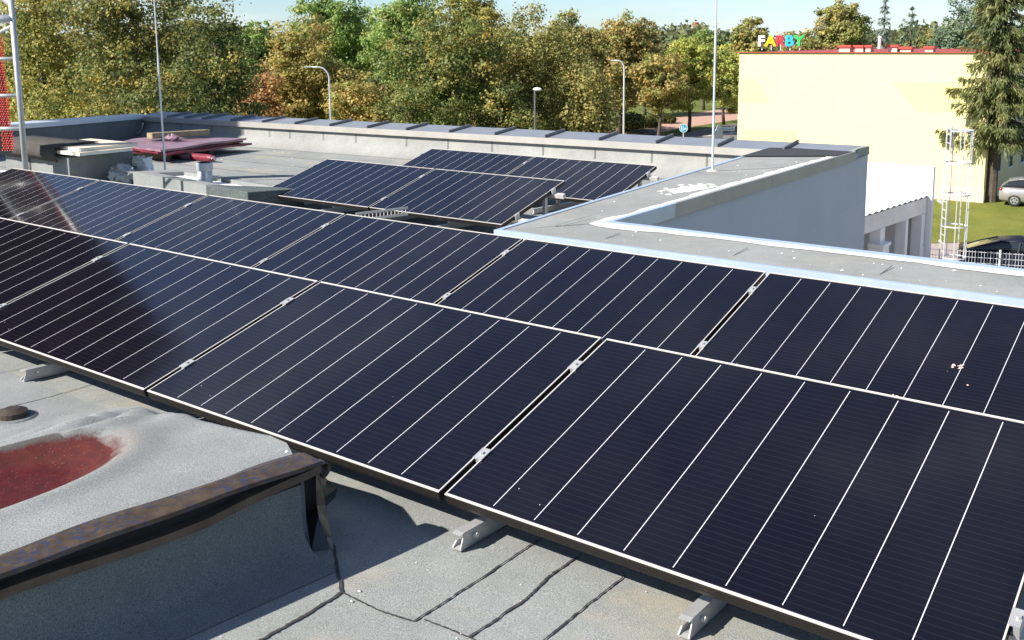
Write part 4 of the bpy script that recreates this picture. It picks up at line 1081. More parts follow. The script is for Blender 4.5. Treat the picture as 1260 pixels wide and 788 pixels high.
for j in (0, 3, 6, 9, 12):
    a = math.pi * (1.08 - 1.16 * j / 12); x_, y_ = (cr - .01) * math.cos(a), .38 + (cr - .01) * math.sin(a)
    mb.box((x_ - .013, y_ - .013, 1.5), (x_ + .013, y_ + .013, 5.98))
mb.build('cage_bars', M['lamp_grey'], root)
mb = MB(); mb.tube([(-.3, 0, 3.4), (-.75, .0, 3.4)], .05, 8); mb.tube([(-.3, 0, 2.05), (-.2, 0, 2.05)], .05, 8); mb.build('wall_bracket', M['lamp_grey'], root)
mb = MB(); mb.tube([(-.75, .3, 4.4), (-.75, .3, 5.9), (-.70, .3, 6.0), (-.35, .15, 6.0), (-.24, 0, 5.9)], .025, 8); mb.tube([(-.78, .3, 5.2), (-.24, 0, 5.2)], .02, 8); mb.build('handrail', M['white'], root)
root.rotation_euler = (0, 0, R(-60))
# ------------------------------------------------------------------ fence, cars
f0, f1 = np.array([-5.9, 35.2]), np.array([2.5, 37.6]); fL = np.linalg.norm(f1 - f0); fd = (f1 - f0) / fL
root = empty('mesh_fence', (f0[0], f0[1], GZ), 'pale grey welded mesh fence with white boards in front of the navy car', 'fence', rot=(0, 0, math.atan2(fd[1], fd[0])))
fh = 1.55
mb = MB(); n_ = int(fL / .10)
for i in range(n_ + 1): x_ = i * .10; mb.box((x_ - .006, -.006, .06), (x_ + .006, .006, fh))
for zz in np.arange(.1, fh + .01, .2): mb.box((0, -.018, zz - .009), (fL, -.007, zz + .009))
mb.build('wire_mesh', M['lamp_grey'], root)
for x_ in (0, 2.5, 5.0, 7.5):
    mb = MB(); mb.box((x_ - .04, -.08, 0), (x_ + .04, -.02, fh + .08)); mb.build('post', M['lamp_grey'], root)
for x_, w in ((0.95, 1.15), (3.0, 2.0)):
    mb = MB(); mb.box((x_, -.055, fh - 1.05), (x_ + w, -.022, fh - .62)); mb.build('board', M['white'], root)

def car(loc, rz, label, paintm, L=4.3, Wd=1.78, Hh=1.46, style='hatch'):
    root = empty('parked_car', tuple(loc), label, 'car', 'parked cars', rot=(0, 0, rz))
    hw = Wd / 2
    if style == 'hatch':
        st = [(-L/2, .42, .78, .80), (-L/2+.05, .28, .98, .93), (-L*.36, .22, 1.0, 1.0), (-L*.1, .2, .97, 1.0), (L*.2, .2, .95, 1.0), (L*.33, .2, .90, .98), (L*.45, .24, .76, .90), (L/2-.03, .30, .66, .78), (L/2, .40, .60, .70)]
        cb_ = [(-L/2+.10, .98, .99, .80), (-L*.40, .98, 1.34, .80), (-L*.28, .98, 1.45, .78), (-L*.05, .97, Hh, .77), (L*.10, .96, 1.40, .77), (L*.20, .95, 1.2, .80), (L*.30, .92, .94, .86)]
    else:
        st = [(-L/2, .45, .80, .78), (-L/2+.05, .28, .98, .92), (-L*.36, .22, 1.0, 1.0), (-L*.1, .2, .96, 1.0), (L*.2, .2, .93, 1.0), (L*.33, .2, .86, .98), (L*.45, .24, .72, .90), (L/2-.03, .30, .64, .78), (L/2, .40, .58, .70)]
        cb_ = [(-L*.44, .98, 1.0, .74), (-L*.33, .98, 1.18, .76), (-L*.2, .98, 1.36, .75), (-L*.03, .97, Hh, .74), (L*.08, .96, 1.38, .75), (L*.18, .94, 1.17, .79), (L*.28, .90, .92, .86)]
    def loft(mb, stn, prof):
        rows = [[(x_, hw * w * a, z0 + (z1 - z0) * b) for a, b in prof] for x_, z0, z1, w in stn]
        n = len(prof)
        for i in range(len(rows) - 1):
            for j in range(n): mb.add([rows[i][j], rows[i+1][j], rows[i+1][(j+1) % n], rows[i][(j+1) % n]], [(0, 1, 2, 3)])
        mb.add(rows[0], [tuple(reversed(range(n)))]); mb.add(rows[-1], [tuple(range(n))])
    bp = [(-.86, 0), (-.97, .15), (-1, .5), (-.97, .85), (-.88, 1), (.88, 1), (.97, .85), (1, .5), (.97, .15), (.86, 0)]
    mb = MB(); loft(mb, st, bp); mb.build('body', paintm, root, smooth=True)
    cp = [(-1.02, 0), (-.93, .5), (-.80, .93), (-.68, 1), (.68, 1), (.80, .93), (.93, .5), (1.02, 0)]
    mb = MB(); loft(mb, cb_, cp); mb.build('window_band', M['car_glass'], root, smooth=True)
    # roof skin and pillars
    mb = MB(); top = [s_ for s_ in cb_ if s_[2] > 1.3]
    rows = [[(x_, hw * w * a, z1 + dz) for a, dz in ((-.82, -.035), (-.68, .012), (0, .022), (.68, .012), (.82, -.035))] for x_, z0, z1, w in top]
    for i in range(len(rows) - 1):
        for j in range(4): mb.add([rows[i][j], rows[i+1][j], rows[i+1][j+1], rows[i][j+1]], [(0, 1, 2, 3)])
    mb.build('roof', paintm, root, smooth=True, solid=.02)
    for sy in (-1, 1):
        for i0s in ((0, 1), (len(cb_) - 3, len(cb_) - 2)):
          mb = MB()
          for i0 in i0s:
            a_, b_ = cb_[i0], cb_[i0 + 1]
            mb.beam((a_[0], sy * hw * a_[3] * .80, a_[2] - .015), (b_[0], sy * hw * b_[3] * .80, b_[2] - .015), .07, .05)
          mb.build('pillar', paintm, root)
        mb = MB(); xm = -L * .06; mb.beam((xm, sy * hw * .97 * .80, .97), (xm + .06, sy * hw * .66, Hh - .08), .07, .03)
        mb.build('pillar', paintm, root)
        mb = MB(); mb.ellipsoid((L*.19, sy * (hw + .08), 1.0), (.07, .10, .07), 10, 6); mb.build('mirror', paintm, root, smooth=True)
        mb = MB(); mb.ellipsoid((-L/2 + .10, sy * hw * .80, .88), (.10, .14, .11), 10, 6); mb.build('tail_light', M['tail_red'], root, smooth=True)
        mb = MB(); mb.ellipsoid((L/2 - .14, sy * hw * .66, .66), (.14, .16, .07), 10, 6); mb.build('headlight', M['letter_white'], root, smooth=True)
        for wx in (-L * .31, L * .32):
            mb = MB(); yy = sy * (hw - .10)
            mb.tube([(wx, yy - sy * .10, .32), (wx, yy + sy * .085, .32), (wx, yy + sy * .10, .32)], [.32, .32, .29], 24); w_ = mb.build('wheel', M['rubber'], root)
            mb = MB(); mb.tube([(wx, yy + sy * .095, .32), (wx, yy + sy * .108, .32)], [.215, .20], 20)
            rim = mb.build('rim', M['rim'], w_)
            mb = MB()
            for q_ in range(5):
                a = q_ * 2 * math.pi / 5 + .3
                mb.tube([(wx + .125 * math.cos(a), yy + sy * .1085, .32 + .125 * math.sin(a)), (wx + .125 * math.cos(a), yy + sy * .1115, .32 + .125 * math.sin(a))], .045, 8)
            for x_ in (1,): pass
            mb.build('rim_opening', M['rubber'], w_)
    mb = MB(); mb.box((-L/2 - .012, -.26, .50), (-L/2 + .1, .26, .61)); mb.build('number_plate', M['white'], root)
    return root
car((-5.75, 57.6, GZ + .025), R(8), 'silver hatchback parked on the lane beside the spruce, cut by the right edge', M['silver_paint'], 4.1, 1.75, 1.52)
car((-3.35, 39.6, GZ + .015), R(15), 'dark navy car parked behind the mesh fence', M['navy_paint'], 4.6, 1.82, 1.44, 'sedan')
p_ = at_z(793, 180, GZ); car((p_[0], p_[1], GZ + .02), R(75), 'black car far off on the road left of the round blue sign', M['black_paint'], 4.4, 1.8, 1.45, 'sedan')
# white van body far right behind the silver car
root = empty('delivery_van', (-1.9, 66.5, GZ + .02), 'white van standing behind the silver hatchback at the right edge', 'van', rot=(0, 0, R(5)))
mb = MB(); mb.prism([(-2.7, -1), (2.2, -1), (2.2, 1), (-2.7, 1)], .4, 2.5); mb.build('cargo_body', M['dirty_white'], root, bevel=.12)
mb = MB(); mb.prism([(2.203, -.95), (3.3, -.9), (3.3, .9), (2.203, .95)], .4, lambda x, y: 2.3 - (x - 2.2) * .8); mb.build('cab', M['dirty_white'], root, bevel=.08)
for wx in (-1.7, 2.3):
    for sy in (-1, 1): mb = MB(); mb.tube([(wx, sy * .8, .36), (wx, sy * 1.01, .36)], .36, 18); mb.build('wheel', M['rubber'], root)

# ------------------------------------------------------------------ street furniture
def arc_lamp(px_, ytop, pxe, ye, dep, label):
    T_ = at_depth(px_, ytop, dep); H_ = T_[2] - GZ; E_ = at_depth(pxe, ye, dep)
    root = empty('street_lamp', (T_[0], T_[1], GZ), label, 'street lamp', 'street lamps behind the building')
    v = np.array([E_[0] - T_[0], E_[1] - T_[1], E_[2] - T_[2]]); pts = [(0, 0, 0), (0, 0, H_ * .5), (0, 0, H_ - .02)]
    for i in range(1, 9):
        a = math.pi / 2 * i / 8; pts.append((v[0] * .45 * (1 - math.cos(a)), v[1] * .45 * (1 - math.cos(a)), H_ + v[2] * math.sin(a)))
    pts.append((v[0] * .8, v[1] * .8, H_ + v[2] * 1.03))
    mb = MB(); q_ = dep / 85; mb.tube(pts, [.10 * q_, .085 * q_, .07 * q_] + [.06 * q_] * 9, 10); mb.build('pole', M['lamp_grey'], root, smooth=True)
    mb = MB(); h0 = Vector((v[0] * .78, v[1] * .78, H_ + v[2] * 1.03)); h1 = Vector((v[0] * 1.05, v[1] * 1.05, H_ + v[2] * 1.05))
    mb.beam(h0, h1, .22 * q_, .09 * q_); mb.build('lamp_head', M['lamp_grey'], root)
arc_lamp(405, 97, 376, 83, 33, 'curved street lamp among the orange trees, above the back parapet')
arc_lamp(768, 86, 752, 75, 62, 'curved street lamp before the orange tree right of the weeping tree')
p_ = at_depth(658, 112, 38)
root = empty('park_lamp', (p_[0], p_[1], GZ), 'short park lamp with flat pale head in front of the dark trees', 'lamp')
mb = MB(); mb.tube([(0, 0, 0), (0, 0, p_[2] - GZ)], .035, 8); mb.build('pole', M['rib'], root)
mb = MB(); mb.ellipsoid((.12, 0, p_[2] - GZ + .06), (.19, .12, .07), 14, 8); mb.build('lamp_head', M['white'], root, smooth=True)
# round blue sign
p_ = at_depth(841, 158, 74)
root = empty('path_sign', (p_[0], p_[1], GZ), 'round blue path sign with white figures beside the road', 'sign', rot=(0, 0, R(30)))
hz_ = p_[2] - GZ
mb = MB(); mb.tube([(0, 0, 0), (0, 0, hz_ + .2)], .035, 8); mb.build('post', M['lamp_grey'], root)
mb = MB(); mb.tube([(0, -.04, hz_), (0, -.06, hz_)], .31, 28); mb.build('disc', M['sign_blue'], root)
mb = MB(); mb.tube([(0, -.0605, hz_), (0, -.065, hz_)], .325, 28); 
mb = MB()
for j in range(28):
    a, b = 6.2832 * j / 28, 6.2832 * (j + 1) / 28
    mb.add([(.285*math.cos(a), -.0615, hz_ + .285*math.sin(a)), (.285*math.cos(b), -.0615, hz_ + .285*math.sin(b)), (.31*math.cos(b), -.0615, hz_ + .31*math.sin(b)), (.31*math.cos(a), -.0615, hz_ + .31*math.sin(a))], [(0, 1, 2, 3)])
mb.build('rim', M['white'], root)
mb = MB()
# walking figure left, bicycle right
mb.tube([(-.13, -.0612, hz_ + .13), (-.13, -.064, hz_ + .13)], .035, 10)
for a, b, w in (((-.13, .09), (-.13, -.04), .06), ((-.13, -.03), (-.17, -.17), .035), ((-.13, -.03), (-.08, -.17), .035), ((-.13, .07), (-.20, -.01), .03), ((-.13, .07), (-.07, .0), .03), ((.0, .2), (.0, -.2), .018)):
    mb.beam((a[0], -.063, hz_ + a[1]), (b[0], -.063, hz_ + b[1]), .004, w, (1, 0, .2))
for cx_ in (.07, .20):
    for j in range(12):
        a, b = 6.2832 * j / 12, 6.2832 * (j + 1) / 12
        mb.beam((cx_ + .055*math.cos(a), -.063, hz_ - .06 + .055*math.sin(a)), (cx_ + .055*math.cos(b), -.063, hz_ - .06 + .055*math.sin(b)), .004, .016, (1, 0, .3))
for a, b in (((.07, -.06), (.11, .03)), ((.11, .03), (.18, .03)), ((.18, .03), (.20, -.06)), ((.11, .03), (.14, -.06)), ((.14, -.06), (.18, .03)), ((.17, .07), (.2, .07))):
    mb.beam((a[0], -.063, hz_ + a[1]), (b[0], -.063, hz_ + b[1]), .004, .016, (1, 0, .3))
mb.build('figures', M['white'], root)
# white cone shaped tank and small direction board next to it
p_ = at_z(884, 174, GZ); 
mb = MB(); mb.tube([(0, 0, 0), (0, 0, .9), (0, 0, 1.25), (0, 0, 1.5)], [.42, .36, .22, .08], 14); o = mb.build('white_bollard', M['white']); o.location = p_
tag(o, 'white cone-topped concrete block standing on the road edge left of the yellow wall', 'concrete block')
p_ = at_z(893, 175, GZ)
root = empty('direction_board', tuple(p_), 'small pale blue board on two posts beside the white concrete block', 'sign', rot=(0, 0, R(20)))
mb = MB(); mb.box((-.55, -.03, 1.02), (.75, .0, 1.32)); mb.build('board', M['white'], root)
mb = MB(); mb.box((-.5, -.035, 1.12), (.7, -.031, 1.2)); mb.build('blue_band', M['sign_blue'], root)
for x_ in (-.35, .45): mb = MB(); mb.tube([(x_, .04, 0), (x_, .04, 1.3)], .03, 8); mb.build('post', M['lamp_grey'], root)
# far red and white factory chimney
p_ = at_depth(856, 40, 420)
root = empty('factory_chimney', (p_[0], p_[1], GZ), 'far red and white banded factory chimney above the treeline', 'chimney')
ht = at_depth(856, 29, 420)[2] - GZ
mb = MB(); mb.tube([(0, 0, 0), (0, 0, ht)], [1.6, 1.2], 16); mb.build('shaft', M['white'], root)
for k_ in range(3): mb = MB(); z0_ = ht - 1.5 - k_ * 4.2; mb.tube([(0, 0, z0_), (0, 0, z0_ + 1.9)], [1.3 + .05 * k_, 1.28 + .05 * k_], 16); mb.build('red_band', M['red_roof'], root)

# ------------------------------------------------------------------ trees
def leaf_mesh(name, cen, nrm, size, cols, asp=1.0, seed=0, tdir=None, wid=1.0):
    """many small leaf quads; cen (n,3), nrm (n,3), size (n,), cols (n,3)"""
    rs = np.random.RandomState(seed); n = len(cen)
    nrm = nrm / (np.linalg.norm(nrm, axis=1, keepdims=True) + 1e-9)
    r_ = rs.normal(size=(n, 3)); t = np.cross(nrm, r_) if tdir is None else tdir - nrm * (tdir * nrm).sum(1, keepdims=True); t /= (np.linalg.norm(t, axis=1, keepdims=True) + 1e-9); b = np.cross(nrm, t)
    s = size[:, None]
    # four-cornered leaf with uneven corners, folded a little along its middle
    P = np.stack([cen - t*s*.5*asp, cen - b*s*.42*wid + nrm*s*.12*wid + t*s*.08, cen + t*s*.55*asp, cen + b*s*.42*wid + nrm*s*.10*wid], 1).reshape(-1, 3)
    me = bpy.data.meshes.new(name); me.vertices.add(4 * n); me.loops.add(4 * n); me.polygons.add(n)
    me.vertices.foreach_set('co', P.astype(np.float32).ravel())
    me.loops.foreach_set('vertex_index', np.arange(4 * n, dtype=np.int32))
    me.polygons.foreach_set('loop_start', np.arange(0, 4 * n, 4, dtype=np.int32)); me.polygons.foreach_set('loop_total', np.full(n, 4, dtype=np.int32))
    at = me.attributes.new('leaf', 'FLOAT_COLOR', 'FACE')
    c4 = np.ones((n, 4), dtype=np.float32); c4[:, :3] = cols; at.data.foreach_set('color', c4.ravel())
    me.update(); me.validate(); me.materials.append(M['leaf']); return me
PAL = {  # (colour, weight)
 'linden': [((.075, .085, .022), 5), ((.12, .115, .03), 3), ((.19, .14, .035), 2), ((.26, .17, .03), .9), ((.045, .06, .02), 3)],
 'linden_yellow': [((.10, .11, .028), 4), ((.17, .15, .035), 4), ((.26, .19, .04), 2.2), ((.055, .07, .02), 2)],
 'linden_dark': [((.05, .065, .02), 5), ((.08, .09, .024), 4), ((.13, .115, .03), 2), ((.22, .15, .03), .5)],
 'chestnut': [((.19, .135, .036), 4), ((.235, .165, .042), 3), ((.15, .12, .032), 3), ((.12, .13, .032), 4), ((.25, .13, .035), .8)],
 'chestnut_red': [((.22, .11, .04), 4), ((.26, .15, .05), 3), ((.15, .085, .03), 3), ((.10, .09, .03), 1)],
 'green_light': [((.10, .15, .035), 5), ((.14, .18, .045), 4), ((.075, .115, .03), 3), ((.19, .17, .05), 1)],
 'maple': [((.075, .095, .022), 4), ((.11, .12, .03), 3), ((.17, .14, .035), 2), ((.24, .15, .03), .7), ((.05, .065, .02), 3)],
 'weeping': [((.12, .11, .03), 4), ((.17, .14, .04), 3), ((.08, .085, .025), 3), ((.24, .18, .05), 1)],
 'rusty': [((.19, .135, .045), 4), ((.15, .125, .037), 3), ((.235, .17, .05), 2), ((.11, .12, .032), 3)],
 'yellow_green': [((.17, .19, .04), 4), ((.24, .23, .05), 3), ((.12, .14, .03), 3), ((.28, .2, .04), 1)],
 'mixed': [((.15, .14, .04), 4), ((.21, .15, .045), 3), ((.10, .12, .03), 3)],
 'spruce': [((.095, .115, .045), 4), ((.14, .15, .055), 3), ((.19, .18, .07), 2), ((.06, .08, .035), 2)],
 'blue_spruce': [((.16, .19, .17), 4), ((.22, .24, .21), 3), ((.10, .13, .10), 2)],
 'pine': [((.07, .105, .06), 4), ((.11, .14, .085), 3), ((.15, .17, .11), 2), ((.05, .07, .035), 2)],
 'far': [((.17, .20, .085), 4), ((.21, .22, .095), 3), ((.25, .22, .10), 1.5), ((.13, .165, .08), 2)],
 'bush': [((.16, .19, .05), 4), ((.22, .22, .07), 3), ((.10, .13, .035), 2)],
}
def pick(pal, n, rs):
    c = np.array([p_[0] for p_ in PAL[pal]]); w = np.array([p_[1] for p_ in PAL[pal]]); w = w / w.sum()
    return c[rs.choice(len(c), n, p=w)]
def trunk_mesh(root, H, r0, crown, rs, bends=0.03, low=.3):
    mb = MB(); n = 7; top = H * .8; pts = []; x_ = y_ = 0
    for i in range(n): pts.append((x_, y_, top * i / (n - 1))); x_ += rs.normal() * H * bends * .3; y_ += rs.normal() * H * bends * .3
    mb.tube(pts, [r0 * (1 - .78 * i / (n - 1)) for i in range(n)], 8)
    for i in range(9):
        t = rs.uniform(low, .85); k_ = min(n - 2, int(t * (n - 1))); f_ = t * (n - 1) - k_
        p0 = np.array(pts[k_]) * (1 - f_) + np.array(pts[k_+1]) * f_; a = rs.uniform(0, 6.28); L = crown * rs.uniform(.55, .85)
        p1 = p0 + np.array([math.cos(a) * L * .5, math.sin(a) * L * .5, L * .25]); p2 = p0 + np.array([math.cos(a) * L, math.sin(a) * L, L * rs.uniform(.35, .7)])
        rb = r0 * .42 * (1 - .6 * t); mb.tube([p0, p1, p2], [rb, rb * .65, rb * .2], 6)
    return mb.build('trunk', M['bark'], root, smooth=True)
TREE_N = [0]
def broadleaf(px_, ytop, half, dep, pal, label, ybot=None, leaf=.16, dens=1.0, droop=0.0, low=.18, name='broadleaf_tree', group='trees beyond the roof', zs=1.0, loose=0.0):
    TREE_N[0] += 1; rs = np.random.RandomState(100 + TREE_N[0] * 7)
    B = at_depth(px_, ytop, dep); H = B[2] - GZ; rad = half * dep / F
    root = empty(name, (B[0], B[1], GZ), label, 'tree', group)
    zb = H * low if ybot is None else max(.6, at_depth(px_, ybot, dep)[2] - GZ)
    trunk_mesh(root, H, .035 * H ** .5 * 1.9 * (1 if H > 8 else .7), rad, rs)
    cz, rz = (H + zb) / 2, (H - zb) / 2
    # leaf clumps spread through an uneven crown built of overlapping boughs
    nb = int(16 + rad * 2.5)
    bd = rs.normal(size=(nb, 3)); bd /= np.linalg.norm(bd, axis=1, keepdims=True)
    br = rs.uniform(.35, .80, nb)
    bc = bd * br[:, None] * np.array([rad, rad, rz]); bs = rs.uniform(.26, .46, nb) * (1.05 - .3 * br)
    bc = np.vstack([bc, [[0, 0, rz * .45], [0, 0, -rz * .1]]]); bs = np.append(bs, [.55, .6]); nb += 2
    nclump = int(16 * rad * rz * dens / 1.0) + 90
    ci = rs.choice(nb, nclump, p=bs ** 2 / (bs ** 2).sum())
    d = rs.normal(size=(nclump, 3)); d /= np.linalg.norm(d, axis=1, keepdims=True)
    R3 = np.array([rad, rad, rz])
    cc = bc[ci] + d * (bs[ci] * rs.uniform(.62, 1.0, nclump) ** .6)[:, None] * np.array([rad, rad, (rad + rz) / 2])
    q = np.linalg.norm(cc / R3, axis=1); cc[q > 1.02] *= (1.02 / q[q > 1.02])[:, None] * rs.uniform(.9, 1.06, ((q > 1.02).sum(), 1))
    m_ = 58
    n = nclump * m_; ck = np.repeat(np.arange(nclump), m_)
    cr_ = rs.uniform(.35, .75, nclump) * (.55 + .45 * min(1.5, rad / 4))
    g_ = rs.normal(size=(n, 3)) * .5; g_[:, 2] *= .62
    P = cc[ck] + g_ * cr_[ck][:, None]
    if droop: P[:, 2] -= droop * np.abs(rs.normal(size=n)) * cr_[ck]
    nr = rs.normal(size=(n, 3)) * .5 + g_ / (np.linalg.norm(g_, axis=1, keepdims=True) + 1e-6) * .75 + (P / R3) * .35 + np.array([0, 0, .35])
    cl = pick(pal, nclump, rs)[ck] * .68 + pick(pal, n, rs) * .32
    cl = cl * .93 + cl.mean(axis=1, keepdims=True) * np.array([1.1, 1.1, .55]) * .07
    cl = np.minimum(cl * 2.4 * np.array([.95, .98, 1.03]), .65) * rs.uniform(.82, 1.2, (n, 1)) * rs.uniform(.78, 1.25, nclump)[ck][:, None]
    P[:, 2] += cz
    me = leaf_mesh('crown', P, nr, rs.uniform(.6, 1.35, n) * leaf * .70, cl, 1.0, TREE_N[0])
    o = bpy.data.objects.new('crown', me); COL.objects.link(o); o.parent = root
    return root
def conifer(px_, ytop, half, dep, pal, label, name='spruce_tree', leaf=.16, tiers=26, low=.12, droop=.25, per=9, dens=1.0, group='trees beyond the roof', up_curve=0.15, dk=1.55):
    TREE_N[0] += 1; rs = np.random.RandomState(500 + TREE_N[0] * 11)
    B = at_depth(px_, ytop, dep); H = B[2] - GZ; rad = half * dep / F
    root = empty(name, (B[0], B[1], GZ), label, 'tree', group)
    mb = MB(); mb.tube([(0, 0, 0), (0, 0, H * .5), (0, 0, H * .985)], [.018 * H, .011 * H, .02], 9)
    PS, CS, NS_, SZ, TD = [], [], [], [], []
    for i in range(tiers):
        t = (i + rs.uniform(-.3, .3)) / (tiers - 1); t = min(1, max(0, t)); z0 = H * (low + (0.97 - low) * t)
        L = rad * (1 - t) ** .75 * rs.uniform(.9, 1.1) + .12
        k_ = max(4, int(per * (1 - .4 * t)))
        for j in range(k_):
            a = 6.2832 * (j + rs.uniform(-.3, .3)) / k_ + i * 1.1; l = L * rs.uniform(.65, 1.08)
            nn = max(10, int(l * 26 * dens / max(leaf / .16, .3)))
            s = rs.uniform(.08, 1, nn) ** .8
            x_ = s * l
            z = z0 - droop * l * s + up_curve * l * s ** 3
            wsp = .20 * l * (1 - s) + .10 + .10 * l * np.sin(np.pi * s)
            lat = rs.normal(size=nn) * wsp * .42
            hh_ = np.abs(rs.normal(size=nn)); hang = -hh_ * .20 * min(1.6, l) * (.35 + .65 * np.sin(np.pi * s)) + rs.normal(size=nn) * .03
            TD.append(np.stack([math.cos(a) - math.sin(a) * lat * 1.2 + rs.normal(size=nn) * .25, math.sin(a) + math.cos(a) * lat * 1.2 + rs.normal(size=nn) * .25, -.3 - hh_ * .8 + rs.normal(size=nn) * .2], 1))
            P = np.stack([math.cos(a) * x_ - math.sin(a) * lat, math.sin(a) * x_ + math.cos(a) * lat, z + hang], 1)
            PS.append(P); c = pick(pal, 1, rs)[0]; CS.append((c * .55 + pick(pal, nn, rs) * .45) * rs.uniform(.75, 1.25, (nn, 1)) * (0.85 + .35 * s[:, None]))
            NS_.append(rs.normal(size=(nn, 3)) * .45 + np.array([math.cos(a) * .5, math.sin(a) * .5, .6])); SZ.append(rs.uniform(.6, 1.3, nn) * leaf)
            mb.tube([(0, 0, z0), (math.cos(a) * l * .55, math.sin(a) * l * .55, z0 - droop * l * .55 + up_curve * l * .15), (math.cos(a) * l * .9, math.sin(a) * l * .9, z0 - droop * l * .9 + up_curve * l * .7)], [.012 * l + .012, .008 * l + .006, .004], 4, False)
    mb.build('trunk', M['bark'], root)
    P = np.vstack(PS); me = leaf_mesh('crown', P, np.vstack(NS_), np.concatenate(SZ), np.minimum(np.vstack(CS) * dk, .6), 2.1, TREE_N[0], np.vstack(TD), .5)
    o = bpy.data.objects.new('crown', me); COL.objects.link(o); o.parent = root
    return root
LN = dict(leaf=.20)
broadleaf(45, -95, 92, 42, 'linden_yellow', 'yellowish-green leafy tree behind the scaffold pole', leaf=.17, dens=1.25, low=.22)
broadleaf(160, -85, 100, 40, 'linden', 'large mottled green and yellow tree behind the left lightning rod', leaf=.17, dens=1.3, low=.22)
broadleaf(255, -25, 72, 37, 'linden_dark', 'dark green tree just left of the orange trees', leaf=.16, dens=1.4, low=.2)
broadleaf(205, 60, 75, 34, 'linden_dark', 'low dark bushy tree under the left lightning rod', leaf=.15, dens=1.3, low=.12)
broadleaf(90, 70, 85, 36, 'linden_yellow', 'low yellow-green tree just above the pale blue coping', leaf=.15, dens=1.2, low=.1)
broadleaf(312, 18, 30, 85, 'green_light', 'small pale green treetop left of the tall orange tree', leaf=.28, dens=1.2, low=.3)
broadleaf(375, 2, 78, 62, 'chestnut', 'tall orange-brown tree behind the left curved street lamp', leaf=.24, dens=1.3, low=.22)
broadleaf(318, 72, 48, 56, 'chestnut_red', 'reddish-brown tree at the right edge of the dark green tree', leaf=.22, dens=1.3, low=.15)
broadleaf(440, 82, 62, 58, 'chestnut', 'lower orange tree right of the left curved street lamp', leaf=.22, dens=1.3, low=.15)
broadleaf(415, -18, 60, 92, 'green_light', 'light green tree rising behind the tall orange tree', leaf=.32, dens=1.1, low=.3)
broadleaf(500, -12, 72, 88, 'green_light', 'bright green rounded tree between orange and olive trees', leaf=.32, dens=1.1, low=.3)
broadleaf(552, -14, 88, 50, 'maple', 'broad olive-green tree in the middle, with yellow flecks', leaf=.20, dens=1.4, low=.2)
broadleaf(505, 95, 55, 47, 'maple', 'low green bushy tree right of the orange trees', leaf=.18, dens=1.3, low=.1)
broadleaf(655, -12, 72, 54, 'weeping', 'tall drooping olive tree behind the park lamp', leaf=.21, dens=1.35, droop=1.3, low=.2)
broadleaf(718, 55, 52, 52, 'weeping', 'shorter weeping olive tree left of the right street lamp', leaf=.20, dens=1.3, droop=1.6, low=.1)
broadleaf(620, 85, 55, 49, 'maple', 'low dark green tree just left of the park lamp', leaf=.18, dens=1.3, low=.1)
broadleaf(765, 14, 52, 92, 'rusty', 'orange-olive tree behind the right curved street lamp', leaf=.33, dens=1.2, low=.25)
broadleaf(812, 62, 44, 84, 'rusty', 'rusty brown tree with bare trunk, left of the blue sign', leaf=.30, dens=1.2, ybot=142, name='broadleaf_tree')
broadleaf(850, 42, 48, 98, 'yellow_green', 'yellow-green tree behind the round blue sign', leaf=.32, dens=1.2, ybot=145)
broadleaf(893, 52, 38, 106, 'yellow_green', 'yellow-green tree cut by the left edge of the yellow wall', leaf=.32, dens=1.2, ybot=142)
broadleaf(928, 18, 34, 120, 'mixed', 'orange-green treetop behind the white letter F', leaf=.38, dens=1.2, low=.2)
broadleaf(990, 33, 40, 92, 'rusty', 'rounded orange-green treetop just right of the letter Y', leaf=.32, dens=1.3, low=.2)
broadleaf(1040, -8, 40, 98, 'mixed', 'tall brownish-green tree above the left chimneys', leaf=.33, dens=1.3, low=.2)
conifer(1090, -6, 24, 84, 'blue_spruce', 'pale silvery blue spruce behind the white roof pipe', leaf=.26, tiers=24, low=.1, name='spruce_tree')
conifer(1123, 6, 30, 92, 'pine', 'dark conifer with upswept bare arms above the chimneys', leaf=.24, tiers=13, low=.3, droop=-.35, per=6, dens=.8, up_curve=.35, name='conifer_tree')
broadleaf(1140, 40, 36, 100, 'mixed', 'low olive treetop between the dark conifer and the pines', leaf=.33, dens=1.2, low=.2)
broadleaf(1195, -25, 46, 78, 'pine', 'blue-green pine behind the red roof at upper right', leaf=.24, dens=1.4, low=.2, name='pine_tree')
broadleaf(1163, 38, 26, 82, 'pine', 'smaller green pine left of the tall blue-green pine', leaf=.25, dens=1.4, low=.2, name='pine_tree')
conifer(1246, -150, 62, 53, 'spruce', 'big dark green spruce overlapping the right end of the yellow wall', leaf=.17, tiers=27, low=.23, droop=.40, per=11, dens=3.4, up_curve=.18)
broadleaf(735, 34, 50, 96, 'rusty', 'brownish-green treetop left of the right curved street lamp, behind the weeping tree', leaf=.33, dens=1.2, low=.2)
broadleaf(700, 8, 48, 84, 'mixed', 'tall olive treetop just right of the tall drooping tree', leaf=.30, dens=1.2, low=.2)
broadleaf(795, 48, 40, 118, 'mixed', 'distant olive tree behind the rusty brown tree', leaf=.36, dens=1.2, low=.2)
broadleaf(868, 40, 42, 128, 'green_light', 'distant green tree behind the yellow-green trees', leaf=.38, dens=1.2, low=.2)
broadleaf(585, -30, 55, 70, 'linden_yellow', 'yellow-green treetop rising behind the broad olive tree', leaf=.26, dens=1.2, low=.3)
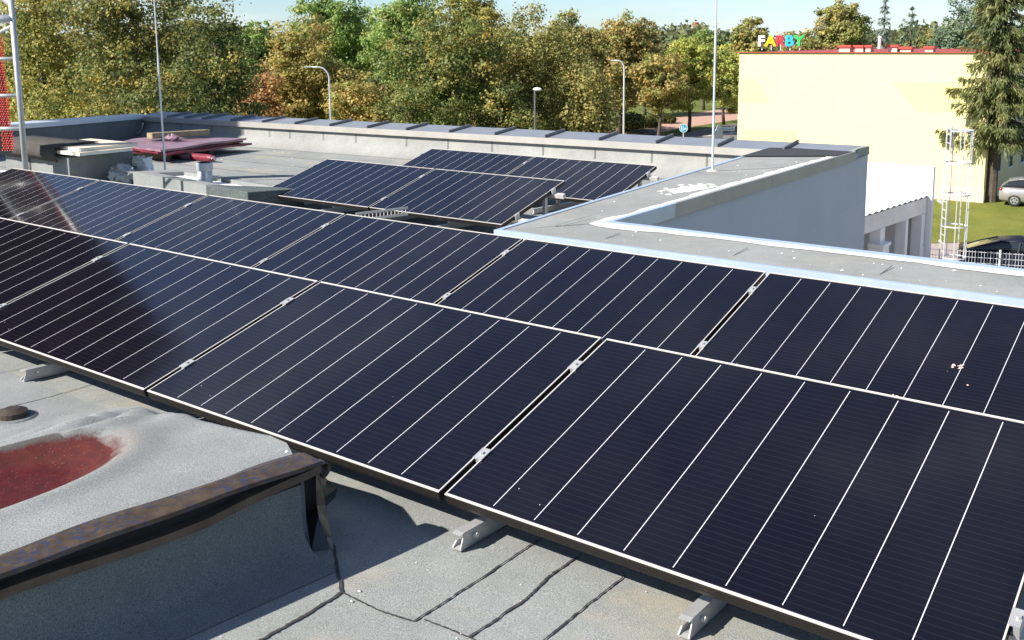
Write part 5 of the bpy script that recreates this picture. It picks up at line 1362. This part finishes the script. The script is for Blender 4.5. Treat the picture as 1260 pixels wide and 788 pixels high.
def bush(px_, py_, half, hpx, label, pal='bush', grp='bushes along the pink path'):
    TREE_N[0] += 1; rs = np.random.RandomState(900 + TREE_N[0]); p_ = at_z(px_, py_, GZ); dep = (p_ - CAMPOS) @ CAMROT[2]; rad = half * dep / F; h = hpx * dep / F
    n = 2600; d = rs.normal(size=(n, 3)); d /= np.linalg.norm(d, axis=1, keepdims=True); d *= rs.uniform(.55, 1.0, n)[:, None]
    P = d * np.array([rad, rad * .8, h * .55]) + rs.normal(size=(n, 3)) * .12; P[:, 2] = np.maximum(.03, P[:, 2] + h * .5)
    me = leaf_mesh('bush', P, d + rs.normal(size=(n, 3)) * .6, rs.uniform(.6, 1.3, n) * .26, pick(pal, n, rs) * rs.uniform(.8, 1.2, (n, 1)), 1, TREE_N[0])
    o = bpy.data.objects.new('bush', me); COL.objects.link(o); o.location = p_; tag(o, label, 'bush', grp)
bush(776, 162, 20, 22, 'pale green bush beside the foot of the right street lamp')
bush(820, 152, 12, 9, 'small clipped green hedge behind the rusty brown tree trunk', 'maple')
bush(797, 157, 14, 12, 'light bush left of the rusty brown tree trunk')
bush(904, 140, 9, 14, 'yellow-green bush at the left edge of the yellow wall', 'yellow_green')
bush(345, 148, 30, 14, 'dry straw-coloured bush under the reddish-brown tree', 'rusty', None)
# far wood closing the horizon
rs = np.random.RandomState(77); Ps, Cs = [], []
for i in range(260):
    a = rs.uniform(-30, 1330); dep = rs.uniform(170, 300); top = 45 + 8 * math.sin(a * .021) + rs.uniform(-10, 8); c0 = at_depth(a, top, dep)
    n = 900; h = c0[2] - GZ; rad = rs.uniform(4, 7)
    d = rs.normal(size=(n, 3)); d /= np.linalg.norm(d, axis=1, keepdims=True); d *= rs.uniform(.7, 1.02, n)[:, None]
    P = d * np.array([rad, rad, h * .5]) + rs.normal(size=(n, 3)) * .5 + np.array([c0[0], c0[1], GZ + h * .5]); P[:, 2] = np.maximum(P[:, 2], GZ + .1)
    Ps.append(P); Cs.append((pick('far', 1, rs) * .6 + pick('far', n, rs) * .4) * rs.uniform(.8, 1.2, (n, 1)))
P = np.vstack(Ps); me = leaf_mesh('far_wood', P, rs.normal(size=P.shape) + np.array([0, 0, .6]), rs.uniform(.7, 1.4, len(P)) * .95, np.vstack(Cs), 1, 3)
o = bpy.data.objects.new('far_wood', me); COL.objects.link(o); tag(o, 'hazy green wood closing the horizon behind all other trees', 'wood', None, 'stuff')

# pale chips of paint and grit scattered on the felt
rr = random.Random(55); mb = MB()
def chip(p_, r_):
    a0 = rr.random() * 6
    mb.add([(p_[0] + r_ * rr.uniform(.5, 1.2) * math.cos(a0 + j * 1.2566), p_[1] + r_ * rr.uniform(.5, 1.2) * math.sin(a0 + j * 1.2566), p_[2] + .004) for j in range(5)] + [(p_[0], p_[1], p_[2] + .004 + r_ * .5)], [(0, 1, 5), (1, 2, 5), (2, 3, 5), (3, 4, 5), (4, 0, 5)])
for i in range(110):
    x_, y_ = rr.uniform(1.5, 4.2), rr.uniform(-1.6, .2); chip((x_, y_, roof_z(y_)), rr.choice((.0025, .003, .004, .006)))
for i in range(160):
    x_, y_ = rr.uniform(-11, 0), rr.uniform(4, 10); chip((x_, y_, roof_z(y_)), rr.choice((.006, .01, .016)))
for i in range(110):
    t_, s_ = rr.random(), rr.uniform(.12, .85)
    if i % 2: continue
    fr_ = rr.random() < .55
    p_ = lerp(lerp(IC, RI if fr_ else FI, t_ * (.5 if fr_ else 1)), lerp(OC, RO if fr_ else FO, t_ * (.5 if fr_ else 1)), s_); chip(p_, rr.choice((.005, .008, .013)))
tag(mb.build('grit', M['dirty_white']), 'pale chips of paint and grit scattered over the grey felt', None, None, 'stuff')
